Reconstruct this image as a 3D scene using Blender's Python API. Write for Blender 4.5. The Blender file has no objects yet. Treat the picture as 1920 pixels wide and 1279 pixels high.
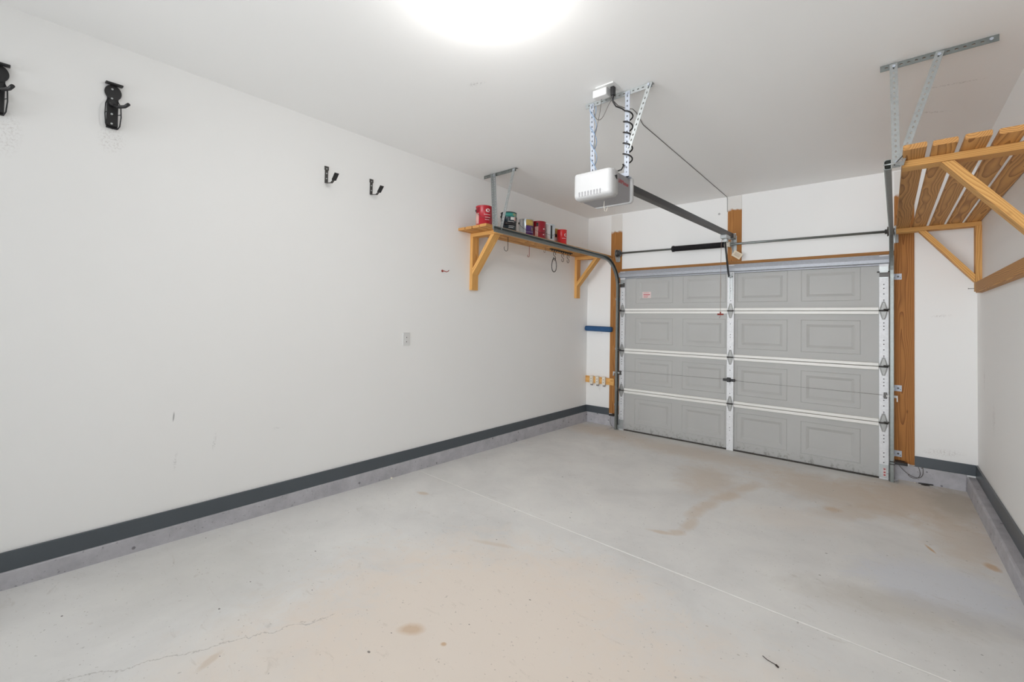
import bpy, math, random
from mathutils import Vector, Matrix
random.seed(7)
SC = bpy.context.scene
COL = SC.collection
V = Vector

# ------------------------------------------------------------------ camera
CAMP = (3.2864, -5.4845, 1.4035)
YAW, PITCH, ROLL = -0.70049, 0.021557, 0.018078
F, SX, SY = 826.766, 7.288, -54.925
fwd = V((math.sin(YAW) * math.cos(PITCH), math.cos(YAW) * math.cos(PITCH), math.sin(PITCH)))
rt = V((math.cos(YAW), -math.sin(YAW), 0.0))
upv = rt.cross(fwd)
r2 = rt * math.cos(ROLL) + upv * math.sin(ROLL)
u2 = -rt * math.sin(ROLL) + upv * math.cos(ROLL)
cam_data = bpy.data.cameras.new('camera')
cam = bpy.data.objects.new('camera', cam_data)
COL.objects.link(cam)
M4 = Matrix((r2, u2, -fwd)).transposed().to_4x4()
M4.translation = V(CAMP)
cam.matrix_world = M4
cam_data.sensor_fit = 'HORIZONTAL'
cam_data.sensor_width = 36.0
cam_data.lens = F / 1920.0 * 36.0
cam_data.shift_x = -SX / 1920.0
cam_data.shift_y = SY / 1920.0
cam_data.clip_start = 0.05
SC.camera = cam

# ------------------------------------------------------------------ light and exposure
SC.view_settings.view_transform = 'Standard'
SC.view_settings.look = 'None'
SC.view_settings.gamma = 1.0
SC.view_settings.use_curve_mapping = False
SC.view_settings.exposure = -0.05
world = bpy.data.worlds.new('world')
SC.world = world
world.use_nodes = True
bg = world.node_tree.nodes['Background']
bg.inputs['Color'].default_value = (0.93, 0.965, 1.0, 1)
bg.inputs['Strength'].default_value = 0.16
# added fill light: two bright world lobes aimed in through the rear opening
wt = world.node_tree
_tc = wt.nodes.new('ShaderNodeTexCoord')
_sum = None
for dz, amount in ((-0.30, 5.7), (0.10, 3.9)):
    dp = wt.nodes.new('ShaderNodeVectorMath'); dp.operation = 'DOT_PRODUCT'
    wt.links.new(_tc.outputs['Generated'], dp.inputs[0]); dp.inputs[1].default_value = V((0, -1, dz)).normalized()
    mr = wt.nodes.new('ShaderNodeMapRange'); mr.interpolation_type = 'SMOOTHSTEP'
    for i, x in zip((1, 2, 3, 4), (0.84, 0.94, 0.0, amount)): mr.inputs[i].default_value = x
    wt.links.new(dp.outputs['Value'], mr.inputs[0])
    ad = wt.nodes.new('ShaderNodeMath'); ad.operation = 'ADD'
    wt.links.new(mr.outputs[0], ad.inputs[0])
    if _sum is None: ad.inputs[1].default_value = 0.16
    else: wt.links.new(_sum, ad.inputs[1])
    _sum = ad.outputs[0]
wt.links.new(_sum, bg.inputs['Strength'])
BULB = 390.0
SC.cycles.diffuse_bounces = 12
SC.cycles.max_bounces = 16

# ------------------------------------------------------------------ materials
def s2l(c):
    c = c / 255.0
    return c / 12.92 if c <= 0.04045 else ((c + 0.055) / 1.055) ** 2.4
def rgb(r, g, b):
    return (s2l(r), s2l(g), s2l(b), 1.0)

class NT:
    def __init__(self, name):
        self.m = bpy.data.materials.new(name)
        self.m.use_nodes = True
        self.t = self.m.node_tree
        self.b = self.t.nodes['Principled BSDF']
    def n(self, kind, **kw):
        nd = self.t.nodes.new(kind)
        for k, v in kw.items():
            if k.startswith('i_'):
                key = k[2:]
                key = int(key) if key.isdigit() else key.replace('_', ' ')
                nd.inputs[key].default_value = v
            else:
                setattr(nd, k, v)
        return nd
    def l(self, a, b):
        self.t.links.new(a, b)
    def math(self, op, a, b=None, c=None, clamp=False):
        nd = self.t.nodes.new('ShaderNodeMath')
        nd.operation = op
        nd.use_clamp = clamp
        for i, x in enumerate((a, b, c)):
            if x is None: continue
            if isinstance(x, (int, float)): nd.inputs[i].default_value = x
            else: self.l(x, nd.inputs[i])
        return nd.outputs[0]
    def mix(self, fac, a, b):
        nd = self.t.nodes.new('ShaderNodeMix')
        nd.data_type = 'RGBA'
        for x, s in ((fac, nd.inputs[0]), (a, nd.inputs[6]), (b, nd.inputs[7])):
            if isinstance(x, (int, float, tuple)): s.default_value = x
            else: self.l(x, s)
        return nd.outputs[2]
    def ramp(self, fac, stops):
        nd = self.t.nodes.new('ShaderNodeValToRGB')
        e = nd.color_ramp.elements
        while len(e) > 1: e.remove(e[-1])
        e[0].position = stops[0][0]; e[0].color = stops[0][1]
        for p, c in stops[1:]:
            k = e.new(p); k.color = c
        self.l(fac, nd.inputs[0])
        return nd.outputs[0]
    def obj(self, scale=None, noise=0.0):
        tc = self.n('ShaderNodeTexCoord').outputs['Object']
        if scale is not None:
            mp = self.n('ShaderNodeMapping')
            mp.inputs['Scale'].default_value = scale
            self.l(tc, mp.inputs[0]); tc = mp.outputs[0]
        return tc
    def noise(self, vec, scale, detail=3.0, rough=0.5, dist=0.0):
        nd = self.n('ShaderNodeTexNoise')
        nd.inputs['Scale'].default_value = scale
        nd.inputs['Detail'].default_value = detail
        nd.inputs['Roughness'].default_value = rough
        nd.inputs['Distortion'].default_value = dist
        self.l(vec, nd.inputs['Vector'])
        return nd.outputs['Fac']
    def bump(self, h, strength=0.2, dist=0.002):
        nd = self.n('ShaderNodeBump')
        nd.inputs['Strength'].default_value = strength
        nd.inputs['Distance'].default_value = dist
        self.l(h, nd.inputs['Height'])
        self.l(nd.outputs[0], self.b.inputs['Normal'])
    def set(self, base=None, rough=None, metal=None, spec=None):
        if base is not None:
            if isinstance(base, tuple): self.b.inputs['Base Color'].default_value = base
            else: self.l(base, self.b.inputs['Base Color'])
        for v, k in ((rough, 'Roughness'), (metal, 'Metallic'), (spec, 'Specular IOR Level')):
            if v is None: continue
            if isinstance(v, (int, float)): self.b.inputs[k].default_value = v
            else: self.l(v, self.b.inputs[k])
        return self.m
    def blob(self, sep, cx, cy, rx, ry, rot=0.0, soft=0.5, warp=None, warpamt=0.3):
        """soft elliptical mask in the plane of two coordinate outputs"""
        dx = self.math('SUBTRACT', sep[0], cx); dy = self.math('SUBTRACT', sep[1], cy)
        c, s = math.cos(rot), math.sin(rot)
        a = self.math('ADD', self.math('MULTIPLY', dx, c / rx), self.math('MULTIPLY', dy, s / rx))
        b = self.math('ADD', self.math('MULTIPLY', dx, -s / ry), self.math('MULTIPLY', dy, c / ry))
        d = self.math('SQRT', self.math('ADD', self.math('MULTIPLY', a, a), self.math('MULTIPLY', b, b)))
        if warp is not None:
            d = self.math('ADD', d, self.math('MULTIPLY', self.math('SUBTRACT', warp, 0.5), warpamt * 2))
        return self.math('DIVIDE', self.math('SUBTRACT', 1.0 + soft * 0.5, d), soft, clamp=True)

def plain(name, col, rough=0.5, metal=0.0, var=0.05, scale=20.0, bump=0.0, spec=None):
    t = NT(name)
    v = t.obj()
    f = t.noise(v, scale)
    dark = tuple(c * (1 - var * 2) for c in col[:3]) + (1,)
    t.set(t.mix(f, dark, col), rough, metal, spec)
    if bump: t.bump(t.noise(v, scale * 6), bump)
    return t.m

def wood(name, light, dark, paint_above=None, ring=0.0105, ringamt=1.0):
    t = NT(name)
    at = t.n('ShaderNodeAttribute', attribute_name='grain')
    info = t.n('ShaderNodeObjectInfo')
    rnd = info.outputs['Random']
    comb = t.n('ShaderNodeCombineXYZ')
    t.l(t.math('MULTIPLY', rnd, 13.0), comb.inputs[0]); t.l(t.math('MULTIPLY', rnd, 7.0), comb.inputs[1])
    add = t.n('ShaderNodeVectorMath', operation='ADD')
    t.l(at.outputs['Vector'], add.inputs[0]); t.l(comb.outputs[0], add.inputs[1])
    mp = t.n('ShaderNodeMapping'); mp.inputs['Scale'].default_value = (0.55, 3.0, 3.0)
    t.l(add.outputs[0], mp.inputs[0])
    nlow = t.noise(mp.outputs[0], 2.2, 2.0)
    mp2 = t.n('ShaderNodeMapping'); mp2.inputs['Scale'].default_value = (3.0, 90.0, 90.0)
    t.l(add.outputs[0], mp2.inputs[0])
    fib = t.noise(mp2.outputs[0], 3.0, 2.0)
    sp = t.n('ShaderNodeSeparateXYZ'); t.l(at.outputs['Vector'], sp.inputs[0])
    L, A, B = sp.outputs
    ca = t.math('MULTIPLY', t.math('SUBTRACT', rnd, 0.5), 0.09)
    cb = t.math('ADD', 0.022, t.math('MULTIPLY', rnd, 0.03))
    da = t.math('SUBTRACT', A, ca); db = t.math('ADD', B, cb)
    r = t.math('SQRT', t.math('ADD', t.math('MULTIPLY', da, da), t.math('MULTIPLY', db, db)))
    r = t.math('ADD', r, t.math('MULTIPLY', nlow, 0.085))
    w = t.math('FRACT', t.math('DIVIDE', r, ring))
    band = t.math('MULTIPLY', t.math('POWER', w, 2.2), ringamt)
    f = t.math('ADD', t.math('MULTIPLY', band, 0.75), t.math('MULTIPLY', fib, 0.3), clamp=True)
    c = t.mix(f, light, dark)
    # a scatter of knots
    vor = t.n('ShaderNodeTexVoronoi'); vor.inputs['Scale'].default_value = 4.0
    mp3 = t.n('ShaderNodeMapping'); mp3.inputs['Scale'].default_value = (0.8, 2.2, 1.0)
    t.l(add.outputs[0], mp3.inputs[0]); t.l(mp3.outputs[0], vor.inputs['Vector'])
    k = t.math('SUBTRACT', 1.0, t.math('DIVIDE', vor.outputs['Distance'], 0.075), clamp=True)
    c = t.mix(t.math('MULTIPLY', k, 0.75), c, tuple(x * 0.35 for x in dark[:3]) + (1,))
    hue = t.math('ADD', 0.88, t.math('MULTIPLY', rnd, 0.22))
    hs = t.n('ShaderNodeHueSaturation'); t.l(hue, hs.inputs['Value']); t.l(c, hs.inputs['Color'])
    c = hs.outputs[0]
    if paint_above is not None:
        oc = t.n('ShaderNodeSeparateXYZ'); t.l(t.obj(), oc.inputs[0])
        e = t.math('ADD', oc.outputs[2], t.math('MULTIPLY', t.math('SUBTRACT', t.noise(t.obj(), 22.0), 0.5), 0.08))
        e = t.math('DIVIDE', t.math('SUBTRACT', e, paint_above), 0.03, clamp=True)
        c = t.mix(e, c, rgb(226, 224, 220))
    t.set(c, 0.6, 0.0, 0.3)
    t.bump(f, 0.12, 0.001)
    return t.m

def wall_mat(name, col, marks=()):
    t = NT(name)
    v = t.obj()
    n1 = t.noise(v, 1.3, 4.0)
    c = t.mix(n1, tuple(x * 0.97 for x in col[:3]) + (1,), col)
    sp = t.n('ShaderNodeSeparateXYZ'); t.l(v, sp.inputs[0])
    fine = t.noise(v, 45.0, 3.0, 0.6)
    for (ax, cx, cy, rx, ry, rot, amt, mc, speck) in marks:
        pair = {'yz': (sp.outputs[1], sp.outputs[2]), 'xz': (sp.outputs[0], sp.outputs[2]), 'xy': (sp.outputs[0], sp.outputs[1])}[ax]
        m = t.blob(pair, cx, cy, rx, ry, rot, 0.7, fine, 0.25)
        if speck:
            m = t.math('MULTIPLY', m, t.math('DIVIDE', t.math('SUBTRACT', t.noise(v, 90.0, 4.0, 0.7), 0.5), 0.12, clamp=True))
        c = t.mix(t.math('MULTIPLY', m, amt), c, mc)
    t.set(c, 0.55, 0.0, 0.35)
    t.bump(t.noise(v, 220.0, 2.0), 0.08, 0.0008)
    return t.m

GREY_MARK = rgb(110, 108, 106)
BROWN_MARK = rgb(120, 98, 85)
WHITE = rgb(243, 243, 242)
m_wall_left = wall_mat('painted drywall left', WHITE, [
    ('yz', -5.087, 2.37, 0.05, 0.07, 0, 0.22, BROWN_MARK, True),
    ('yz', -5.47, 2.28, 0.05, 0.10, 0, 0.2, BROWN_MARK, True),
    ('yz', -4.765, 0.79, 0.0035, 0.026, -0.06, 0.6, GREY_MARK, False),
    ('yz', -4.55, 0.60, 0.009, 0.05, -0.1, 0.35, GREY_MARK, True),
    ('yz', -4.75, 0.52, 0.008, 0.05, -0.1, 0.25, GREY_MARK, True),
    ('yz', -4.18, 0.62, 0.02, 0.007, 0.1, 0.4, GREY_MARK, True),
    ('yz', -0.16, 2.52, 0.03, 0.012, 0.3, 0.3, GREY_MARK, True)])
m_wall_back = wall_mat('painted drywall back', WHITE, [
    ('xz', 1.77, 2.71, 0.012, 0.012, 0, 0.6, GREY_MARK, False),
    ('xz', 3.66, 1.52, 0.06, 0.01, 0.1, 0.4, BROWN_MARK, True),
    ('xz', 0.22, 0.49, 0.02, 0.04, 0, 0.35, BROWN_MARK, True),
    ('xz', 3.66, 0.30, 0.12, 0.03, 0.1, 0.3, BROWN_MARK, True),
    ('xz', 0.2, 1.26, 0.06, 0.008, 0, 0.5, BROWN_MARK, True)])
m_wall_right = wall_mat('painted drywall right', WHITE, [
    ('yz', -0.75, 0.75, 0.05, 0.1, 0, 0.3, GREY_MARK, True),
    ('yz', -0.35, 1.0, 0.03, 0.08, 0, 0.4, GREY_MARK, True)])
m_ceiling = wall_mat('painted ceiling', rgb(244, 244, 243), [
    ('xy', 1.30, -3.56, 0.06, 0.02, 0.3, 0.3, GREY_MARK, True),
    ('xy', 3.52, -1.35, 0.10, 0.012, 0.5, 0.45, GREY_MARK, True),
    ('xy', 3.60, -1.75, 0.12, 0.012, 0.2, 0.45, GREY_MARK, True)])

def concrete_floor():
    t = NT('stained concrete slab')
    v = t.obj()
    sp = t.n('ShaderNodeSeparateXYZ'); t.l(v, sp.inputs[0])
    xy = (sp.outputs[0], sp.outputs[1])
    mid = t.noise(v, 2.2, 6.0, 0.62, 0.4)
    fin = t.noise(v, 9.0, 6.0, 0.6)
    c = t.ramp(mid, [(0.3, rgb(214, 213, 211)), (0.5, rgb(223, 222, 220)), (0.7, rgb(230, 229, 226))])
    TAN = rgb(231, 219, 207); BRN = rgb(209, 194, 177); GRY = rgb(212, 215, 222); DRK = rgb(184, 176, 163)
    W = t.noise(v, 6.0, 7.0, 0.7, 0.6)
    LGT = rgb(226, 210, 190); ORG = rgb(196, 158, 112)
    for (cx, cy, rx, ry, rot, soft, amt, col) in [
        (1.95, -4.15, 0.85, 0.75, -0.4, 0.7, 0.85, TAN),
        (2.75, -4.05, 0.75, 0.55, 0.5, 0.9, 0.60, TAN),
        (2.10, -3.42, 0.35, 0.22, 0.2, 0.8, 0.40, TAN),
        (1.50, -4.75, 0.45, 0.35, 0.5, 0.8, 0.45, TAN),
        (2.95, -0.85, 0.55, 0.35, -0.3, 0.9, 0.70, BRN),
        (3.45, -0.55, 0.40, 0.45, 0.0, 0.9, 0.85, BRN),
        (3.70, -0.45, 0.16, 0.45, 0.0, 0.9, 0.75, DRK),
        (3.66, -1.30, 0.16, 0.45, 0.0, 0.9, 0.60, BRN),
        (3.10, -1.25, 0.32, 0.12, 0.9, 0.9, 0.45, BRN),
        (2.75, -1.75, 0.30, 0.18, 0.5, 0.9, 0.30, TAN),
        (3.50, -2.20, 0.34, 0.30, 0.4, 0.6, 0.80, GRY),
        (3.35, -2.55, 0.40, 0.14, 0.3, 0.9, 0.40, DRK),
        (1.65, -0.52, 0.90, 0.24, 0.0, 1.0, 0.55, BRN),
        (0.45, -0.35, 0.45, 0.25, 0.0, 1.0, 0.60, BRN),
        (2.05, -1.30, 0.22, 0.38, 0.3, 1.0, 0.60, BRN),
        (2.14, -2.60, 0.08, 0.022, 0.3, 0.8, 0.75, BRN),
        (2.225, -2.53, 0.05, 0.035, 0.6, 0.8, 0.65, BRN),
        (2.245, -2.36, 0.04, 0.12, 0.0, 0.9, 0.65, BRN),
        (2.21, -2.13, 0.05, 0.12, 0.0, 0.9, 0.60, BRN),
        (2.23, -1.90, 0.055, 0.13, -0.15, 0.9, 0.65, BRN),
        (2.28, -1.65, 0.06, 0.15, -0.25, 0.9, 0.70, BRN),
        (2.36, -1.30, 0.06, 0.20, -0.25, 0.9, 0.60, BRN),
        (0.487, -3.261, 0.05, 0.028, 0.3, 0.6, 0.75, BRN),
        (1.44, -3.47, 0.12, 0.02, 0.4, 0.8, 0.5, BRN),
        (1.865, -4.228, 0.014, 0.012, 0.5, 0.6, 0.7, ORG),
        (1.69, -4.266, 0.05, 0.03, 0.7, 0.9, 0.55, ORG),
        (3.494, -1.645, 0.010, 0.055, 0.35, 0.6, 0.8, ORG),
        (3.756, -1.692, 0.03, 0.05, 0.2, 0.8, 0.7, ORG),
        (2.963, -1.321, 0.05, 0.05, 0.0, 0.9, 0.4, ORG),
        (1.258, -4.90, 0.014, 0.045, 0.5, 0.8, 0.6, BRN),
        (0.55, -4.7, 0.45, 0.35, 0.5, 1.0, 0.35, rgb(196, 194, 188)),
    ]:
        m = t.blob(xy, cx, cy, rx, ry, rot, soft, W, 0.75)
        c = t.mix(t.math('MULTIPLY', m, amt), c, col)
    # dirt streaks and freckles
    mp = t.n('ShaderNodeMapping'); mp.inputs['Scale'].default_value = (1.0, 2.6, 1.0); mp.inputs['Rotation'].default_value = (0, 0, 0.6)
    t.l(v, mp.inputs[0])
    st = t.noise(mp.outputs[0], 7.0, 8.0, 0.72, 0.8)
    c = t.mix(t.math('MULTIPLY', t.math('DIVIDE', t.math('SUBTRACT', st, 0.60), 0.12, clamp=True), 0.28), c, rgb(160, 148, 132))
    sk = t.noise(v, 60.0, 2.0, 0.5)
    c = t.mix(t.math('MULTIPLY', t.math('DIVIDE', t.math('SUBTRACT', sk, 0.70), 0.05, clamp=True), 0.35), c, rgb(118, 112, 104))
    for sc, rad, am, dc in ((2.3, 0.0085, 0.75, rgb(80, 72, 66)), (4.1, 0.014, 0.4, rgb(146, 132, 116)), (9.0, 0.020, 0.4, rgb(130, 122, 114))):
        mpv = t.n('ShaderNodeMapping'); mpv.inputs['Rotation'].default_value = (0, 0, sc); mpv.inputs['Scale'].default_value = (1.0, 1.5, 1.0)
        t.l(v, mpv.inputs[0])
        vor = t.n('ShaderNodeTexVoronoi', voronoi_dimensions='2D'); vor.inputs['Scale'].default_value = sc; t.l(mpv.outputs[0], vor.inputs['Vector'])
        sx = t.n('ShaderNodeSeparateXYZ'); t.l(vor.outputs['Color'], sx.inputs[0])
        d = t.math('ADD', vor.outputs['Distance'], t.math('MULTIPLY', t.math('SUBTRACT', fin, 0.5), 0.05))
        dot = t.math('LESS_THAN', d, t.math('MULTIPLY', sx.outputs[0], rad * 1.5))
        c = t.mix(t.math('MULTIPLY', dot, am), c, dc)
    # a hairline crack
    cw = t.math('ADD', t.math('SUBTRACT', sp.outputs[1], t.math('MULTIPLY', sp.outputs[0], 2.2)), t.math('MULTIPLY', t.math('SUBTRACT', W, 0.5), 0.35))
    cr = t.math('MULTIPLY', t.math('LESS_THAN', t.math('ABSOLUTE', t.math('ADD', cw, 7.45)), 0.006), t.math('LESS_THAN', sp.outputs[0], 1.35))
    c = t.mix(t.math('MULTIPLY', cr, 0.4), c, rgb(140, 134, 126))
    t.set(c, t.math('ADD', 0.45, t.math('MULTIPLY', mid, 0.25)), 0.0, 0.4)
    t.bump(t.math('ADD', fin, t.math('MULTIPLY', st, 0.5)), 0.12, 0.003)
    return t.m
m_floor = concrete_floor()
m_joint = plain('floor joint filler', rgb(238, 236, 232), 0.7, var=0.08, scale=14)

def curb_mat():
    t = NT('pitted concrete curb')
    v = t.obj()
    n1 = t.noise(v, 9.0, 6.0, 0.65); n2 = t.noise(v, 55.0, 3.0, 0.6)
    c = t.ramp(n1, [(0.3, rgb(168, 167, 172)), (0.6, rgb(187, 186, 191)), (0.8, rgb(198, 197, 202))])
    pits = t.math('DIVIDE', t.math('SUBTRACT', n2, 0.64), 0.06, clamp=True)
    c = t.mix(t.math('MULTIPLY', pits, 0.55), c, rgb(104, 102, 106))
    vor = t.n('ShaderNodeTexVoronoi'); vor.inputs['Scale'].default_value = 11.0; t.l(v, vor.inputs['Vector'])
    c = t.mix(t.math('MULTIPLY', t.math('LESS_THAN', vor.outputs['Distance'], 0.10), 0.7), c, rgb(84, 80, 84))
    t.set(c, 0.85)
    t.bump(t.math('ADD', n1, t.math('MULTIPLY', n2, 0.6)), 0.5, 0.006)
    return t.m
m_curb = curb_mat()
m_base = plain('slate grey gloss paint', rgb(80, 87, 93), 0.35, var=0.06, scale=8)
m_pine = wood('pine boards', rgb(232, 184, 112), rgb(186, 124, 62))
m_pine_dark = wood('weathered pine planks', rgb(218, 164, 98), rgb(140, 90, 46))
m_jamb_l = wood('jamb lumber part painted left', rgb(192, 134, 72), rgb(134, 82, 38), 2.635)
m_jamb_c = wood('jamb lumber part painted centre', rgb(196, 136, 72), rgb(140, 86, 40), 2.72)
m_jamb_r = wood('jamb lumber part painted right', rgb(188, 128, 66), rgb(126, 76, 34), 2.64)
m_header = wood('header edge lumber', rgb(180, 128, 70), rgb(140, 92, 48))

def galv(name, col, rough=0.42, metal=0.75):
    t = NT(name)
    v = t.obj()
    vor = t.n('ShaderNodeTexVoronoi'); vor.inputs['Scale'].default_value = 70.0; t.l(v, vor.inputs['Vector'])
    sx = t.n('ShaderNodeSeparateXYZ'); t.l(vor.outputs['Color'], sx.inputs[0])
    f = t.math('MULTIPLY_ADD', sx.outputs[0], 0.10, 0.92)
    hs = t.n('ShaderNodeHueSaturation'); hs.inputs['Color'].default_value = col; t.l(f, hs.inputs['Value'])
    t.set(hs.outputs[0], rough, metal)
    return t.m
m_galv = galv('galvanised steel', rgb(186, 190, 190), 0.42, 0.7)
m_galv_white = galv('bright galvanised strap', rgb(184, 190, 200), 0.5, 0.3)
m_track = galv('dull galvanised track', rgb(134, 139, 137), 0.4, 0.8)
m_strut = galv('rolled steel strut', rgb(170, 173, 180), 0.45, 0.35)
m_hinge = galv('worn hinge plate', rgb(168, 168, 166), 0.5, 0.5)
m_darksteel = plain('dark steel', rgb(92, 90, 88), 0.45, 0.8)
m_holes = plain('shadowed bolt hole', rgb(30, 30, 32), 0.8)
def door_skin():
    t = NT('grey primed steel door skin')
    v = t.obj((2.0, 1.0, 60.0))
    g = t.noise(v, 9.0, 4.0, 0.6)
    v2 = t.obj()
    d = t.noise(v2, 3.0, 4.0)
    c = t.mix(d, rgb(176, 176, 174), rgb(186, 186, 184))
    sp = t.n('ShaderNodeSeparateXYZ'); t.l(v2, sp.inputs[0])
    dirt = t.math('MULTIPLY', t.math('DIVIDE', t.math('SUBTRACT', 0.09, sp.outputs[2]), 0.11, clamp=True),
                  t.math('DIVIDE', t.math('SUBTRACT', t.noise(v2, 24.0, 4.0, 0.7), 0.52), 0.1, clamp=True))
    c = t.mix(t.math('MULTIPLY', dirt, 0.7), c, rgb(110, 102, 92))
    sc = t.blob((sp.outputs[0], sp.outputs[2]), 2.19, 1.215, 0.17, 0.006, 0.0, 0.6, t.noise(v2, 40.0), 0.8)
    c = t.mix(t.math('MULTIPLY', sc, 0.6), c, rgb(140, 138, 136))
    t.set(c, 0.5, 0.0, 0.4)
    t.bump(g, 0.10, 0.001)
    return t.m
m_door = door_skin()
m_rail = plain('white painted steel rail', rgb(236, 235, 231), 0.4, var=0.02)
m_stile = galv('zinc coated stile', rgb(226, 227, 229), 0.5, 0.2)
m_seal = plain('dark rubber weather seal', rgb(70, 66, 62), 0.8)
m_black = plain('black plastic', rgb(34, 33, 34), 0.45, var=0.1)
m_blackmetal = plain('black enamelled steel', rgb(40, 40, 42), 0.4, 0.2)
m_spring = plain('black oiled spring steel', rgb(40, 38, 42), 0.45, 0.5)
m_lens = plain('milky light cover plastic', rgb(190, 190, 190), 0.4, var=0.01)
m_white = plain('white plastic', rgb(222, 222, 221), 0.4, var=0.01)
m_ivory = plain('ivory plastic', rgb(232, 226, 212), 0.45, var=0.02)
m_opener = plain('grey opener housing', rgb(150, 148, 150), 0.5, 0.1)
m_red = plain('red plastic', rgb(150, 60, 50), 0.5)
m_logo = plain('red lettering', rgb(176, 60, 66), 0.5)
m_cord = plain('twine cord', rgb(150, 128, 112), 0.8)
m_wire_blue = plain('pale blue wire', rgb(150, 176, 206), 0.5)
m_wire_grey = plain('grey bell wire', rgb(96, 90, 86), 0.6)
m_tag = plain('cream card tag', rgb(226, 212, 188), 0.7, var=0.03)
m_tagline = plain('brown print', rgb(150, 128, 110), 0.8)
m_label = plain('pale pink label paper', rgb(226, 208, 206), 0.6)
m_labelred = plain('red label print', rgb(196, 96, 100), 0.6)
m_foam = plain('blue foam', rgb(48, 92, 140), 0.85, var=0.12, scale=40, bump=0.3)
m_ink = plain('dark ink', rgb(60, 50, 44), 0.8)
def glow():
    t = NT('lit bulb glass')
    t.b.inputs['Emission Color'].default_value = (1.0, 0.98, 0.96, 1)
    t.b.inputs['Emission Strength'].default_value = BULB
    return t.set((0.9, 0.9, 0.88, 1), 0.4)
m_glow = glow()

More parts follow.
